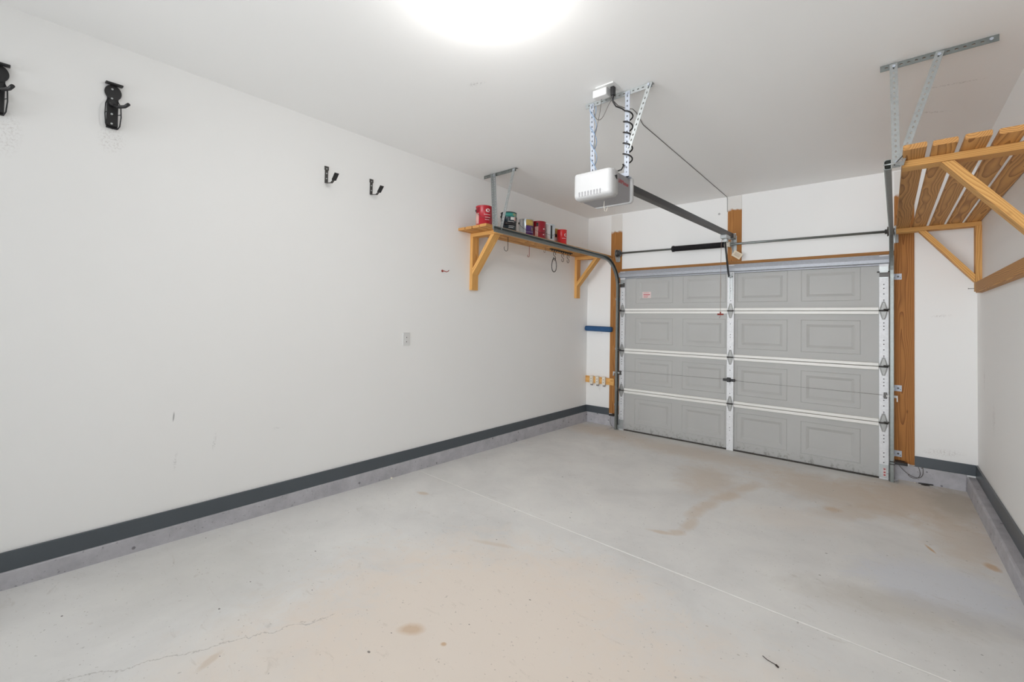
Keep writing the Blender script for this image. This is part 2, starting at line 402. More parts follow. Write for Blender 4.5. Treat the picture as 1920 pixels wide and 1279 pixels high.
# ------------------------------------------------------------------ mesh building
class MB:
    def __init__(self):
        self.v, self.f, self.s, self.mi, self.g = [], [], [], [], []
        self.cur = 0
    def add(self, verts, faces, smooth=False, grain=None):
        o = len(self.v)
        self.v += [V(p) for p in verts]
        self.g += [V(p) for p in (grain or verts)]
        for f in faces:
            self.f.append([i + o for i in f]); self.s.append(smooth); self.mi.append(self.cur)
        return self
    def box(self, a, b):
        x0, y0, z0 = (min(a[i], b[i]) for i in range(3)); x1, y1, z1 = (max(a[i], b[i]) for i in range(3))
        vs = [(x0,y0,z0),(x1,y0,z0),(x1,y1,z0),(x0,y1,z0),(x0,y0,z1),(x1,y0,z1),(x1,y1,z1),(x0,y1,z1)]
        return self.add(vs, [(3,2,1,0),(4,5,6,7),(0,1,5,4),(1,2,6,5),(2,3,7,6),(3,0,4,7)])
    def beam(self, p0, p1, w, t, side, ch=0.002):
        """lumber from p0 to p1; w measured along `side`, t along the third axis; chamfered edges"""
        p0, p1 = V(p0), V(p1)
        d = (p1 - p0); L = d.length; d.normalize()
        s = V(side); s = (s - d * s.dot(d)).normalized(); n = d.cross(s)
        hw, ht = w / 2, t / 2
        pr = [(-hw+ch,-ht),(hw-ch,-ht),(hw,-ht+ch),(hw,ht-ch),(hw-ch,ht),(-hw+ch,ht),(-hw,ht-ch),(-hw,-ht+ch)]
        vs, gs = [], []
        for l in (0, L):
            for a, b in pr:
                vs.append(p0 + d * l + s * a + n * b); gs.append((l, a, b))
        fs = [(i, (i+1) % 8, 8 + (i+1) % 8, 8 + i) for i in range(8)] + [tuple(range(7, -1, -1)), tuple(range(8, 16))]
        return self.add(vs, fs, False, gs)
    def prism(self, pts, off):
        """polygon (3D points) extruded by off"""
        n = len(pts); off = V(off)
        vs = [V(p) for p in pts] + [V(p) + off for p in pts]
        fs = [(i, (i+1) % n, n + (i+1) % n, n + i) for i in range(n)] + [tuple(range(n-1, -1, -1)), tuple(range(n, 2*n))]
        return self.add(vs, fs)
    def cyl(self, p0, p1, r, n=14, r1=None, smooth=True):
        p0, p1 = V(p0), V(p1); d = (p1 - p0).normalized()
        a = d.orthogonal().normalized(); b = d.cross(a)
        r1 = r if r1 is None else r1
        vs = []
        for p, rr in ((p0, r), (p1, r1)):
            for i in range(n):
                t = 2 * math.pi * i / n
                vs.append(p + a * math.cos(t) * rr + b * math.sin(t) * rr)
        self.add(vs, [(i, (i+1) % n, n + (i+1) % n, n + i) for i in range(n)], smooth)
        o = len(self.v) - 2 * n
        for f in ([i + o for i in range(n-1, -1, -1)], [i + o + n for i in range(n)]):
            self.f.append(f); self.s.append(False); self.mi.append(self.cur)
        return self
    def tube(self, pts, r, n=8, closed=False):
        pts = [V(p) for p in pts]; m = len(pts); vs = []
        prev = None
        for k, p in enumerate(pts):
            if closed: d = (pts[(k+1) % m] - pts[k-1])
            else: d = pts[min(k+1, m-1)] - pts[max(k-1, 0)]
            d.normalize()
            if prev is None: a = d.orthogonal().normalized()
            else:
                a = prev - d * prev.dot(d)
                a = a.normalized() if a.length > 1e-6 else d.orthogonal().normalized()
            prev = a; b = d.cross(a)
            for i in range(n):
                t = 2 * math.pi * i / n
                vs.append(p + a * math.cos(t) * r + b * math.sin(t) * r)
        fs = []
        for k in range(m if closed else m - 1):
            k2 = (k + 1) % m
            for i in range(n):
                fs.append((k*n + i, k*n + (i+1) % n, k2*n + (i+1) % n, k2*n + i))
        self.add(vs, fs, True)
        if not closed:
            o = len(self.v) - m * n
            for f in ([i + o for i in range(n-1, -1, -1)], [o + (m-1)*n + i for i in range(n)]):
                self.f.append(f); self.s.append(False); self.mi.append(self.cur)
        return self
    def lathe(self, prof, c, n=32, a0=0.0, a1=None, axis=None):
        """prof = (r, h) pairs about the vertical axis through c (or `axis`)"""
        c = V(c); full = a1 is None
        ax = V(axis or (0, 0, 1)).normalized(); e1 = V((1, 0, 0)) if axis is None else ax.orthogonal().normalized(); e2 = ax.cross(e1)
        cnt = n if full else n + 1
        vs = []
        for r, h in prof:
            for i in range(cnt):
                t = a0 + (2 * math.pi if full else a1 - a0) * i / n
                vs.append(c + e1 * (r * math.cos(t)) + e2 * (r * math.sin(t)) + ax * h)
        fs = []
        for k in range(len(prof) - 1):
            for i in range(n):
                j = (i + 1) % cnt
                fs.append((k*cnt + i, k*cnt + j, (k+1)*cnt + j, (k+1)*cnt + i))
        return self.add(vs, fs, True)
    def strip(self, p0, p1, w, side, t=0.0025, pitch=0.032, hr=0.0045, slot=1.7, end=0.012):
        """flat perforated strap: real holes, thickness t"""
        p0, p1 = V(p0), V(p1); d = p1 - p0; L = d.length; d.normalize()
        s = V(side); s = (s - d * s.dot(d)).normalized(); nn = d.cross(s) * t
        n = max(1, int(round((L - 2*end) / pitch))); pit = (L - 2*end) / n
        def P(l, a): return p0 + d * l + s * a
        K = 8
        for i in range(n):
            l0, l1 = end + i * pit, end + (i + 1) * pit
            if i == 0: l0 = 0
            if i == n - 1: l1 = L
            cl = end + (i + 0.5) * pit
            hole = [(cl + math.cos(2*math.pi*(k+.5)/K) * hr * slot, math.sin(2*math.pi*(k+.5)/K) * hr) for k in range(K)]
            # K=8: outer ring points matched to hole points
            outer = [(l1, w/2*0.5), (cl + pit*0.25, w/2), (cl - pit*0.25, w/2), (l0, w/2*0.5), (l0, -w/2*0.5), (cl - pit*0.25, -w/2), (cl + pit*0.25, -w/2), (l1, -w/2*0.5)]
            vs = [P(*q) for q in outer] + [P(*q) for q in hole]
            corners = [P(l1, w/2), P(l0, w/2), P(l0, -w/2), P(l1, -w/2)]
            vs += corners
            m = len(vs)
            top = [v + nn for v in vs]
            fs = []
            for k in range(K):
                k2 = (k + 1) % K
                fs.append((k, k2, K + k2, K + k))
            fs += [(0, 16, 1), (2, 17, 3), (4, 18, 5), (6, 19, 7)]
            allf = [tuple(reversed(f)) for f in fs] + [tuple(x + m for x in f) for f in fs]
            for k in range(K):
                k2 = (k + 1) % K
                allf.append((K + k, K + k2, m + K + k2, m + K + k))
            rim = [16, 1, 2, 17]; allf += [(rim[q], rim[q+1], m + rim[q+1], m + rim[q]) for q in range(3)]
            rim = [18, 5, 6, 19]; allf += [(rim[q], rim[q+1], m + rim[q+1], m + rim[q]) for q in range(3)]
            if i == 0:
                rim = [17, 3, 4, 18]; allf += [(rim[q], rim[q+1], m + rim[q+1], m + rim[q]) for q in range(3)]
            if i == n - 1:
                rim = [19, 7, 0, 16]; allf += [(rim[q], rim[q+1], m + rim[q+1], m + rim[q]) for q in range(3)]
            self.add(vs + top, allf)
        return self
    def build(self, name, mats, parent=None, bevel=0.0, label=None):
        me = bpy.data.meshes.new(name)
        off = V((0, 0, 0))
        q = parent
        while q is not None:
            off += q.location; q = q.parent
        me.from_pydata([tuple(p - off) for p in self.v], [], self.f)
        if not isinstance(mats, (list, tuple)): mats = [mats]
        for m in mats: me.materials.append(m)
        me.polygons.foreach_set('use_smooth', self.s)
        me.polygons.foreach_set('material_index', self.mi)
        at = me.attributes.new('grain', 'FLOAT_VECTOR', 'POINT')
        at.data.foreach_set('vector', [c for p in self.g for c in p])
        me.update()
        o = bpy.data.objects.new(name, me)
        COL.objects.link(o)
        if parent is not None: o.parent = parent
        if bevel:
            bm = o.modifiers.new('bevel', 'BEVEL'); bm.width = bevel; bm.segments = 2; bm.limit_method = 'ANGLE'
        if label: o['label'] = label
        return o

def thing(name, label, cat, loc=(0, 0, 0), group=None):
    o = bpy.data.objects.new(name, None)
    o.empty_display_size = 0.1
    COL.objects.link(o); o.location = loc
    o['label'] = label; o['category'] = cat
    if group: o['group'] = group
    return o
def tag(o, label, cat, group=None):
    o['label'] = label; o['category'] = cat
    if group: o['group'] = group
    return o
def struct(o, label=None):
    o['kind'] = 'structure'
    if label: o['label'] = label
    return o
def copy_tree(o, parent=None):
    c = o.copy(); COL.objects.link(c)
    if parent is not None: c.parent = parent
    for ch in list(o.children): copy_tree(ch, c)
    return c

# ------------------------------------------------------------------ the room
W, H = 3.88, 2.897
REAR = -7.6
def fz(x, y):
    z = -0.0108 * y
    if y > -0.5 and 0.45 < x < 3.36:
        z -= 0.022 * ((y + 0.5) / 0.5) ** 2
    return z
struct(MB().box((-0.12, REAR, -0.1), (0, 0.14, H)).build('wall_left', m_wall_left), 'long plain white wall on the left')
struct(MB().box((W, REAR, -0.1), (W + 0.12, 0.14, H)).build('wall_right', m_wall_right), 'white wall on the right behind the shelf')
b = MB()
b.box((0, 0, -0.1), (0.585, 0.14, H)); b.box((3.245, 0, -0.1), (W, 0.14, H)); b.box((0.585, 0, 2.065), (3.245, 0.14, H))
struct(b.build('wall_back', m_wall_back), 'white wall around the garage door')
b = MB()
b.box((-0.12, REAR - 0.12, -0.1), (0.25, REAR, H)); b.box((3.63, REAR - 0.12, -0.1), (W + 0.12, REAR, H)); b.box((0.25, REAR - 0.12, 2.6), (3.63, REAR, H))  # unseen rear wall; wide opening added so the world lights the room
struct(b.build('wall_rear', m_wall_right), 'unseen white wall behind the viewer around a wide opening added to let light in')
struct(MB().box((-0.12, REAR - 0.12, H), (W + 0.12, 0.14, H + 0.1)).build('ceiling', m_ceiling), 'flat white painted ceiling')
# floor slab on either side of a filled control joint
def joint_y(x): return -2.953 - 0.0265 * x
xs = [-0.1, 0.0, 0.44, 0.46, 1.2, 2.0, 2.8, 3.35, 3.37, 3.88, 3.98]
def slab(ys):
    b = MB(); nx = len(xs)
    vs = [(x, y(x), fz(x, y(x))) for y in ys for x in xs]
    fs = [(j*nx + i, j*nx + i + 1, (j+1)*nx + i + 1, (j+1)*nx + i) for j in range(len(ys)-1) for i in range(nx-1)]
    b.add(vs, fs); return b
cy = lambda k: (lambda x: k)
b = slab([cy(-8.2), cy(-6.5), cy(-5), cy(-4), lambda x: joint_y(x) - 0.007])
b2 = slab([lambda x: joint_y(x) + 0.007, cy(-2), cy(-1), cy(-0.5), cy(-0.4), cy(-0.3), cy(-0.2), cy(-0.1), cy(0.0), cy(0.14)])
b.add(b2.v, b2.f)
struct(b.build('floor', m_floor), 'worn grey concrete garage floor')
nx = len(xs); b = MB()
b.cur = 1
vs = [(x, joint_y(x) + o, fz(x, joint_y(x)) - d) for o, d in ((-0.007, 0.0), (-0.0068, 0.008), (-0.0035, 0.008)) for x in xs]
b.add(vs, [(k*nx+i, k*nx+i+1, (k+1)*nx+i+1, (k+1)*nx+i) for k in range(2) for i in range(nx-1)])
b.cur = 0
vs = [(x, joint_y(x) + o, fz(x, joint_y(x)) - d) for o, d in ((-0.0035, 0.008), (-0.002, 0.002), (0.002, -0.001), (0.007, 0.0)) for x in xs]
b.add(vs, [(k*nx+i, k*nx+i+1, (k+1)*nx+i+1, (k+1)*nx+i) for k in range(3) for i in range(nx-1)])
struct(b.build('trim_1', [m_joint, m_seal]), 'pale filled joint line crossing the concrete floor')

# curbs, baseboards
def rough_box(a, b, m, seg=0.12):
    """box with a slightly uneven front, for poured concrete"""
    return MB().box(a, b)
struct(MB().box((0, REAR, -0.1), (0.022, 0.0, 0.143)).build('trim_2', m_curb, bevel=0.006), 'pitted concrete curb along the left wall')
struct(MB().box((0.022, -0.014, -0.1), (0.545, 0.0, 0.143)).build('trim_3', m_curb, bevel=0.005), 'short concrete curb left of the garage door')
struct(MB().box((3.30, -0.02, -0.1), (3.81, 0.0, 0.143)).build('trim_4', m_curb, bevel=0.005), 'short concrete curb right of the garage door')
struct(MB().box((3.81, REAR, -0.1), (W, 0.0, 0.128)).build('trim_5', m_curb, bevel=0.012), 'wide concrete curb along the right wall')
struct(MB().box((0, REAR, 0.143), (0.013, 0, 0.236)).build('baseboard_left', m_base, bevel=0.002), 'dark slate grey baseboard on the left wall')
struct(MB().box((0.013, -0.012, 0.143), (0.368, 0, 0.236)).build('baseboard_back', m_base, bevel=0.002), 'dark slate baseboard left of the garage door')
struct(MB().box((3.478, -0.012, 0.143), (W - 0.013, 0, 0.236)).build('baseboard_back_right', m_base, bevel=0.002), 'blue grey baseboard right of the garage door')
struct(MB().box((W - 0.013, REAR, 0.128), (W, 0, 0.236)).build('baseboard_right', m_base, bevel=0.002), 'grey baseboard on the right wall')
# jamb lumber
struct(MB().beam((0.450, -0.004, 0.17), (0.450, -0.004, H - 0.012), 0.162, 0.012, (1, 0, 0)).build('trim_6', m_jamb_l), 'upright jamb board left of the garage door, white at the top')
struct(MB().beam((1.940, -0.004, 2.137), (1.940, -0.004, H - 0.006), 0.148, 0.012, (1, 0, 0)).build('trim_7', m_jamb_c), 'short upright board above the middle of the garage door')
struct(MB().beam((3.405, -0.004, 0.15), (3.405, -0.004, H - 0.012), 0.142, 0.012, (1, 0, 0)).build('trim_8', m_jamb_r), 'wide upright jamb board right of the garage door')
struct(MB().beam((0.532, -0.004, 2.113), (3.333, -0.004, 2.113), 0.044, 0.014, (0, 0, 1)).build('trim_9', m_header), 'thin wooden header edge over the garage door')

# ceiling lamp at the top edge of the picture
LX, LY = 1.91, -4.10
t = thing('ceiling_light', 'glowing bare bulb on the ceiling at the top edge of the picture', 'light', (LX, LY, H))
MB().lathe([(0, 0), (0.06, 0), (0.06, -0.012), (0.035, -0.03), (0.024, -0.035), (0, -0.035)], (LX, LY, H), 28).build('lamp_holder', m_white, t)
MB().lathe([(0.0, -0.034), (0.016, -0.034), (0.024, -0.050), (0.042, -0.085), (0.046, -0.099), (0.0, -0.099)], (LX, LY, H), 28).build('bulb_base', m_white, t)  # opaque upper half, shaped to keep bulb light off the ceiling
MB().lathe([(0.0, -0.0995), (0.0475, -0.0995), (0.046, -0.110), (0.038, -0.128), (0.022, -0.142), (0.0, -0.146)], (LX, LY, H), 28).build('bulb_dome', m_glow, t, label='glowing lower half of the bulb')

# ------------------------------------------------------------------ garage door
DX0, DX1, DC = 0.537, 3.294, 1.9155
ZJ = [-0.020, 0.510, 1.037, 1.566, 2.094]
door = thing('garage_door', 'closed grey sectional garage door with embossed panels and white rails', 'garage door', (DC, -0.02, 0.0))
YS = -0.016   # face of the skin
def section_mesh(z0, z1):
    b = MB()
    px = [(DC + k * 0.616 + 0.308 - 0.248, DC + k * 0.616 + 0.308 + 0.248) for k in (-2, -1, 0, 1)]
    zc = [z0, z0 + 0.098, z1 - 0.092, z1]
    xc = [DX0 + 0.004]
    for a, c in px: xc += [a, c]
    xc.append(DX1 - 0.004)
    for i in range(len(xc) - 1):
        for j in range(3):
            x0, x1, a0, a1 = xc[i], xc[i+1], zc[j], zc[j+1]
            if j == 1 and i % 2 == 1:
                rings = [(0, 0), (0.004, 0.003), (0.008, 0.0), (0.048, 0.0), (0.074, 0.0108)]
                vs = []
                for ins, dp in rings:
                    vs += [(x0+ins, YS+dp, a0+ins), (x1-ins, YS+dp, a0+ins), (x1-ins, YS+dp, a1-ins), (x0+ins, YS+dp, a1-ins)]
                fs = []
                for k in range(len(rings) - 1):
                    for q in range(4):
                        q2 = (q + 1) % 4
                        fs.append((k*4+q, k*4+q2, k*4+4+q2, k*4+4+q))
                n = len(rings) * 4
                fs.append((n-4, n-3, n-2, n-1))
                b.add(vs, fs)
            else:
                b.add([(x0, YS, a0), (x1, YS, a0), (x1, YS, a1), (x0, YS, a1)], [(0, 1, 2, 3)])
    b.box((DX0 + 0.004, -0.003, z0), (DX1 - 0.004, -0.001, z1))   # outer skin
    for x in (DX0 + 0.004, DX1 - 0.005): b.box((x, YS, z0), (x + 0.001, -0.002, z1))
    for z in (z0, z1 - 0.001): b.box((DX0 + 0.004, YS, z), (DX1 - 0.004, -0.002, z + 0.001))
    return b
def holes(b, x, zs, y, r=0.005):
    b.cur = 1
    for z in zs: b.cyl((x, y, z), (x, y - 0.0012, z), r, 8)
    b.cur = 0
YR = -0.052
for k in range(4):
    z0, z1 = ZJ[k], ZJ[k+1]
    sec = section_mesh(z0 + 0.001, z1 - 0.001).build('door_section', m_door, door)
    spans = [(DX0 + 0.070, DC - 0.037), (DC + 0.037, DX1 - 0.070)]
    if k > 0:
        for xa, xb in spans: MB().box((xa, YS, z0 + 0.0025), (xb, YR, z0 + 0.033)).build('bottom_rail', m_rail, sec, 0.004)
    if k < 3:
        for xa, xb in spans: MB().box((xa, YS, z1 - 0.033), (xb, YR, z1 - 0.0025)).build('top_rail', m_rail, sec, 0.004)
    h = z1 - z0
    for x0, x1 in ((DX0, DX0 + 0.068), (DX1 - 0.068, DX1)):
        b = MB().box((x0, YS, z0 + 0.002), (x1, YR - 0.002, z1 - 0.002))
        holes(b, (x0 + x1) / 2, [z0 + h*q for q in (0.16, 0.19, 0.30, 0.40, 0.47, 0.66, 0.72, 0.78)], YR - 0.002)
        b.build('end_stile', [m_stile, m_holes], sec)
    b = MB().box((DC - 0.035, YS, z0 + 0.002), (DC + 0.035, YR - 0.004, z1 - 0.002))
    holes(b, DC, [z0 + h*q for q in (0.22, 0.43, 0.49, 0.72)], YR - 0.004, 0.004)
    b.build('center_stile', [m_stile, m_holes], sec)
# top strut (hat profile)
st = [(YS, 2.098), (-0.052, 2.098), (-0.054, 2.082), (-0.098, 2.078), (-0.104, 2.046), (-0.098, 2.014), (-0.054, 2.010), (-0.052, 1.998), (YS, 1.998)]
MB().prism([(DX0 - 0.006, y, z) for y, z in st], (DX1 - DX0 + 0.012, 0, 0)).build('top_strut', m_strut, door, 0.002)
MB().box((DX0 + 0.01, -0.045, -0.022), (DX1 - 0.01, -0.002, -0.0195 + 0.012)).build('bottom_seal', m_seal, door, 0.003)
# hinges
def hinge(x, z, wd, end):
    b = MB()
    y = YR - 0.004
    for s in (1, -1):
        pts = [(x - wd, y, z), (x + wd, y, z), (x + wd * 0.9, y, z + s*0.03), (x + wd*0.35, y, z + s*0.085), (x - wd*0.35, y, z + s*0.085), (x - wd*0.9, y, z + s*0.03)]
        b.prism(pts, (0, -0.003, 0))
        b.tube([(x - wd*0.75, y - 0.006, z + s*0.012), (x - wd*0.3, y - 0.006, z + s*0.07), (x, y - 0.006, z + s*0.08), (x + wd*0.3, y - 0.006, z + s*0.07), (x + wd*0.75, y - 0.006, z + s*0.012)], 0.0022, 6)
    h = b.build('hinge', m_hinge, door)
    MB().cyl((x - wd*1.08, y - 0.010, z), (x + wd*1.08, y - 0.010, z), 0.008, 10).build('hinge_barrel', m_darksteel, h)
    return h
TXL, TXR = 0.512, 3.322
for k in (1, 2, 3):
    z = ZJ[k]
    hinge(DC, z, 0.030, False)
    for x, tx, s in ((DX0 + 0.036, TXL, -1), (DX1 - 0.036, TXR, 1)):
        hinge(x, z, 0.032, True)
        rl = MB().cyl((x, YR - 0.036, z + 0.012), (tx + s * -0.004, YR - 0.036, z + 0.012), 0.0055, 10).build('roller', m_darksteel, door)
        MB().cyl((tx - s*0.016, YR - 0.036, z + 0.012), (tx - s*0.002, YR - 0.036, z + 0.012), 0.018, 16).build('roller_wheel', m_ivory, rl)
# top roller brackets
for x, tx, s in ((DX0 + 0.034, TXL, -1), (DX1 - 0.034, TXR, 1)):
    z = 1.93
    b = MB().box((x - 0.033, YR - 0.002, z - 0.055), (x + 0.033, YR - 0.008, z + 0.055))
    b.box((x - 0.03, YR - 0.008, z - 0.005), (x + 0.03, YR - 0.05, z + 0.004))
    tb = b.build('top_bracket', m_galv, door)
    b = MB().box((x - 0.034, YR - 0.006, z - 0.045), (x + 0.034, YR - 0.0095, z - 0.004))
    b.build('bracket_plate', m_darksteel, tb)
    MB().cyl((x - s*0.05, YR - 0.044, z), (tx, YR - 0.044, z), 0.006, 10).build('roller_stem', m_darksteel, tb)
# bottom brackets
for x, s in ((DX0 + 0.034, -1), (DX1 - 0.034, 1)):
    b = MB().box((x - 0.033, YR - 0.002, 0.0), (x + 0.033, YR - 0.009, 0.12))
    b.box((x + s*0.022, YR - 0.009, 0.0), (x + s*0.033, YR - 0.045, 0.05))
    bb = b.build('bottom_bracket', m_galv, door)
    if s > 0:
        b = MB().box((x - 0.006, YR - 0.0092, 0.012), (x + 0.016, YR - 0.0105, 0.094))
        b.cur = 1
        for z in (0.02, 0.045, 0.075): b.box((x - 0.002, YR - 0.0104, z), (x + 0.012, YR - 0.0116, z + 0.012))
        b.build('warning_sticker', [m_label, m_logo], bb, label='small red and white sticker')
# lock handle and rods
lh = MB().box((1.842, YR - 0.012, 0.764), (1.972, YR - 0.022, 0.793)).box((1.887, YR - 0.004, 0.755), (1.925, YR - 0.03, 0.806))
lk = lh.build('lock_handle', m_black, door, 0.004)
MB().cyl((1.906, YR - 0.03, 0.778), (1.906, YR - 0.04, 0.778), 0.012, 14).build('lock_hub', m_black, lk)
for xa, xb, za, zb in ((0.585, 1.85, 0.768, 0.782), (1.965, 3.25, 0.775, 0.772)):
    MB().tube([(xa, YR - 0.012, za), (xb, YR - 0.012, zb)], 0.0013, 6).build('lock_cable', m_wire_grey, door)
for x, s, z in ((0.56, -1, 0.742), (3.272, 1, 0.768)):
    b = MB().box((x - 0.014, YR - 0.0045, z - 0.028), (x + 0.010, YR - 0.026, z + 0.028))
    sl = b.build('side_latch', m_darksteel, door, 0.002)
    b = MB().box((x + s*0.006, YR - 0.012, z - 0.011), (x + s*0.085, YR - 0.032, z + 0.009))
    b.box((x + s*0.078, YR - 0.030, z - 0.044), (x + s*0.087, YR - 0.056, z + 0.012))
    b.build('latch_bolt', m_white, sl, 0.002, label='white latch bolt')
# paper label
b = MB().box((0.83, YS - 0.0002 + 0.011, 1.733), (0.948, YS + 0.0095, 1.817))
b.cur = 1
b.box((0.846, YS + 0.0095, 1.775), (0.934, YS + 0.009, 1.786))
for i, z in enumerate((1.800, 1.763, 1.753, 1.743)): b.box((0.848, YS + 0.0095, z), (0.92 - 0.006*i, YS + 0.0092, z + 0.004))
b.build('paper_label', [m_label, m_labelred], door, label='pale pink sticker with a red stripe')
# operator bracket on the centre stile
b = MB()
for x in (DC - 0.018, DC + 0.008): b.box((x, YR - 0.005, 1.70), (x + 0.012, YR - 0.012, 2.00))
b.box((DC - 0.02, YR - 0.010, 1.948), (DC + 0.025, -0.125, 1.962))
b.build('operator_bracket', m_galv, door)

# ------------------------------------------------------------------ tracks
def track(xv, xh, open_s, yend, zend, zfloor):
    """path points (y, z, x) of a rolled track: up the wall, round the bend, back along the room"""
    R = 0.38; yv = -0.098
    zt = zend - 0.026
    pts = [(yv, zfloor), (yv, 0.6), (yv, 1.2), (yv, zt - R)]
    arc = [(yv - R + R * math.cos(a), zt - R + R * math.sin(a)) for a in [math.pi / 2 * i / 14 for i in range(1, 15)]]
    hor = [(yv - R + (yend - yv + R) * q, zt + 0.012 * q) for q in (0.33, 0.66, 1.0)]
    allp = pts + arc + hor
    prof = [(-0.026, 0.024), (-0.026, 0.0), (0.026, 0.0), (0.026, 0.024), (0.018, 0.030), (0.0155, 0.028), (0.0235, 0.0225), (0.0235, 0.0025), (-0.0235, 0.0025), (-0.0235, 0.0225), (-0.0155, 0.028), (-0.018, 0.030)]
    def seg(pl):
        vs = []; m = len(prof)
        for i, (y, z) in enumerate(pl):
            j = allp.index((y, z))
            a = allp[max(j-1, 0)]; c = allp[min(j+1, len(allp)-1)]
            d = V((0, c[0]-a[0], c[1]-a[1])).normalized()
            nrm = V((0, -d.z, d.y))
            x = xv + (xh - xv) * (y - yv) / (yend - yv)
            for n_, xx in prof: vs.append(V((x + open_s * xx, y, z)) + nrm * n_)
        fs = [(i*m + q, i*m + (q+1) % m, (i+1)*m + (q+1) % m, (i+1)*m + q) for i in range(len(pl)-1) for q in range(m)]
        fs.append(tuple(range(m-1, -1, -1))); fs.append(tuple((len(pl)-1)*m + q for q in range(m)))
        return MB().add(vs, fs)
    return seg(pts), seg(pts[-1:] + arc), seg(arc[-1:] + hor)
def jamb_bracket(b, xt, xw, z, s):
    b.box((xt, -0.125, z - 0.012), (xt + s*0.003, -0.01, z + 0.014))
    b.box((xt, -0.013, z - 0.028), (xw, -0.0095, z + 0.028))
tr = thing('door_track', 'curved steel garage door track on the left under the shelf edge', 'door track', (0.505, -0.098, 0.0))
parts = track(0.512, 0.500, 1, -2.52, 2.268, fz(0.51, -0.1) + 0.001)
for n, p in zip(('vertical_track', 'curved_track', 'horizontal_track'), parts): p.build(n, m_track, tr)
for z in (0.32, 1.06, 1.72):
    b = MB(); jamb_bracket(b, 0.511, 0.47, z, -1); b.build('track_bracket', m_galv_white, tr)
tr2 = thing('door_track', 'curved steel garage door track on the right beside the wide jamb board', 'door track', (3.322, -0.098, 0.0))
parts = track(3.330, 3.302, -1, -2.5, 2.268, fz(3.33, -0.1) + 0.001)
for n, p in zip(('vertical_track', 'curved_track', 'horizontal_track'), parts): p.build(n, m_track, tr2)
for z in (0.235, 0.842, 1.887):
    b = MB(); jamb_bracket(b, 3.331, 3.388, z, 1)
    b.cur = 1
    b.cyl((3.362, -0.0128, z), (3.362, -0.016, z), 0.009, 8); b.cyl((3.378, -0.0128, z - 0.012), (3.378, -0.015, z - 0.012), 0.004, 8)
    b.build('track_bracket', [m_galv_white, m_darksteel], tr2)
for z, y in ((2.256, -2.495),):
    MB().cyl((3.27, y, z), (3.335, y, z), 0.004, 8).build('track_bolt', m_galv, tr2)

# rear track hangers
def angle(b, p0, p1, w, s1, s2, **k):
    b.strip(p0, p1, w, s1, **k)
    d = (V(p1) - V(p0)).normalized()
    o = V(s1).normalized() * (w / 2)
    a2 = V(s2).normalized() * (w / 2)
    b.strip(V(p0) - o + a2, V(p1) - o + a2, w, s2, **k)
def bolts(parent, pts, d, r=0.008):
    for p in pts:
        p = V(p); MB().cyl(p, p + V(d) * 0.008, r, 6, smooth=False).build('bolt', m_galv_white, parent)
hg = thing('track_hanger', 'perforated steel hanger from the ceiling over the red paint can on the left shelf', 'bracket', (0.31, -2.25, H))
b = MB(); b.strip((0.10, -2.235, H - 0.0032), (0.53, -2.235, H - 0.0032), 0.034, (0, 1, 0)); b.strip((0.10, -2.252, H - 0.018), (0.53, -2.252, H - 0.018), 0.034, (0, 0, 1))
b.build('ceiling_angle', m_track, hg)
b = MB(); angle(b, (0.512, -2.262, H - 0.012), (0.498, -2.42, 2.262), 0.032, (1, 0, 0), (0, 1, 0)); b.build('upright', m_galv, hg)
b = MB(); angle(b, (0.255, -2.266, H - 0.012), (0.483, -2.462, 2.262), 0.034, (1, 0, 0.35), (0, -1, 0)); b.build('diagonal_brace', m_galv, hg)
bolts(hg, [(0.262, -2.272, H - 0.03), (0.512, -2.266, H - 0.025)], (0, -1, 0))
hg2 = thing('track_hanger', 'perforated steel hanger from the ceiling beside the slatted shelf on the right', 'bracket', (3.485, -2.25, H))
b = MB(); b.strip((3.254, -2.235, H - 0.0032), (3.718, -2.235, H - 0.0032), 0.034, (0, 1, 0)); b.strip((3.254, -2.252, H - 0.018), (3.718, -2.252, H - 0.018), 0.034, (0, 0, 1))
b.build('ceiling_angle', m_track, hg2)
b = MB(); b.strip((3.312, -2.268, H - 0.012), (3.322, -2.418, 2.255), 0.034, (1, 0, 0)); b.build('upright', m_galv, hg2)
b = MB(); b.strip((3.502, -2.266, H - 0.012), (3.335, -2.424, 2.262), 0.034, (1, 0, 0.3)); b.build('diagonal_brace', m_galv, hg2)
bolts(hg2, [(3.314, -2.272, H - 0.028), (3.498, -2.272, H - 0.03), (3.690, -2.256, H - 0.018), (3.322, -2.416, 2.285)], (0, -1, 0))

# ------------------------------------------------------------------ torsion spring
ts = thing('torsion_spring', 'long torsion rod with black coil spring above the garage door', 'spring', (1.9, -0.1, 2.32))
YT = -0.098
def zt_(x): return 2.338 - (x - 0.5) * 0.0108
MB().cyl((0.50, YT, zt_(0.50)), (3.335, YT, zt_(3.335)), 0.0125, 16).build('shaft', m_track, ts)
b = MB(); pts = []
x0, x1, nt = 1.275, 1.868, 70
for i in range(nt * 10 + 1):
    a = 2 * math.pi * i / 10; x = x0 + (x1 - x0) * i / (nt * 10)
    pts.append((x, YT + 0.030 * math.cos(a), zt_(x) + 0.030 * math.sin(a)))
b.tube(pts, 0.0044, 6); b.build('coil_spring', m_spring, ts)
MB().cyl((1.255, YT, zt_(1.26)), (1.278, YT, zt_(1.27)), 0.038, 18).cyl((1.278, YT, zt_(1.27)), (1.34, YT, zt_(1.34)), 0.027, 18).build('winding_cone', m_spring, ts)
MB().cyl((1.862, YT, zt_(1.87)), (1.905, YT, zt_(1.9)), 0.036, 18, 0.028).cyl((1.905, YT, zt_(1.9)), (1.918, YT, zt_(1.9)), 0.032, 18).build('stationary_cone', m_ivory, ts, label='cream coloured spring cone')
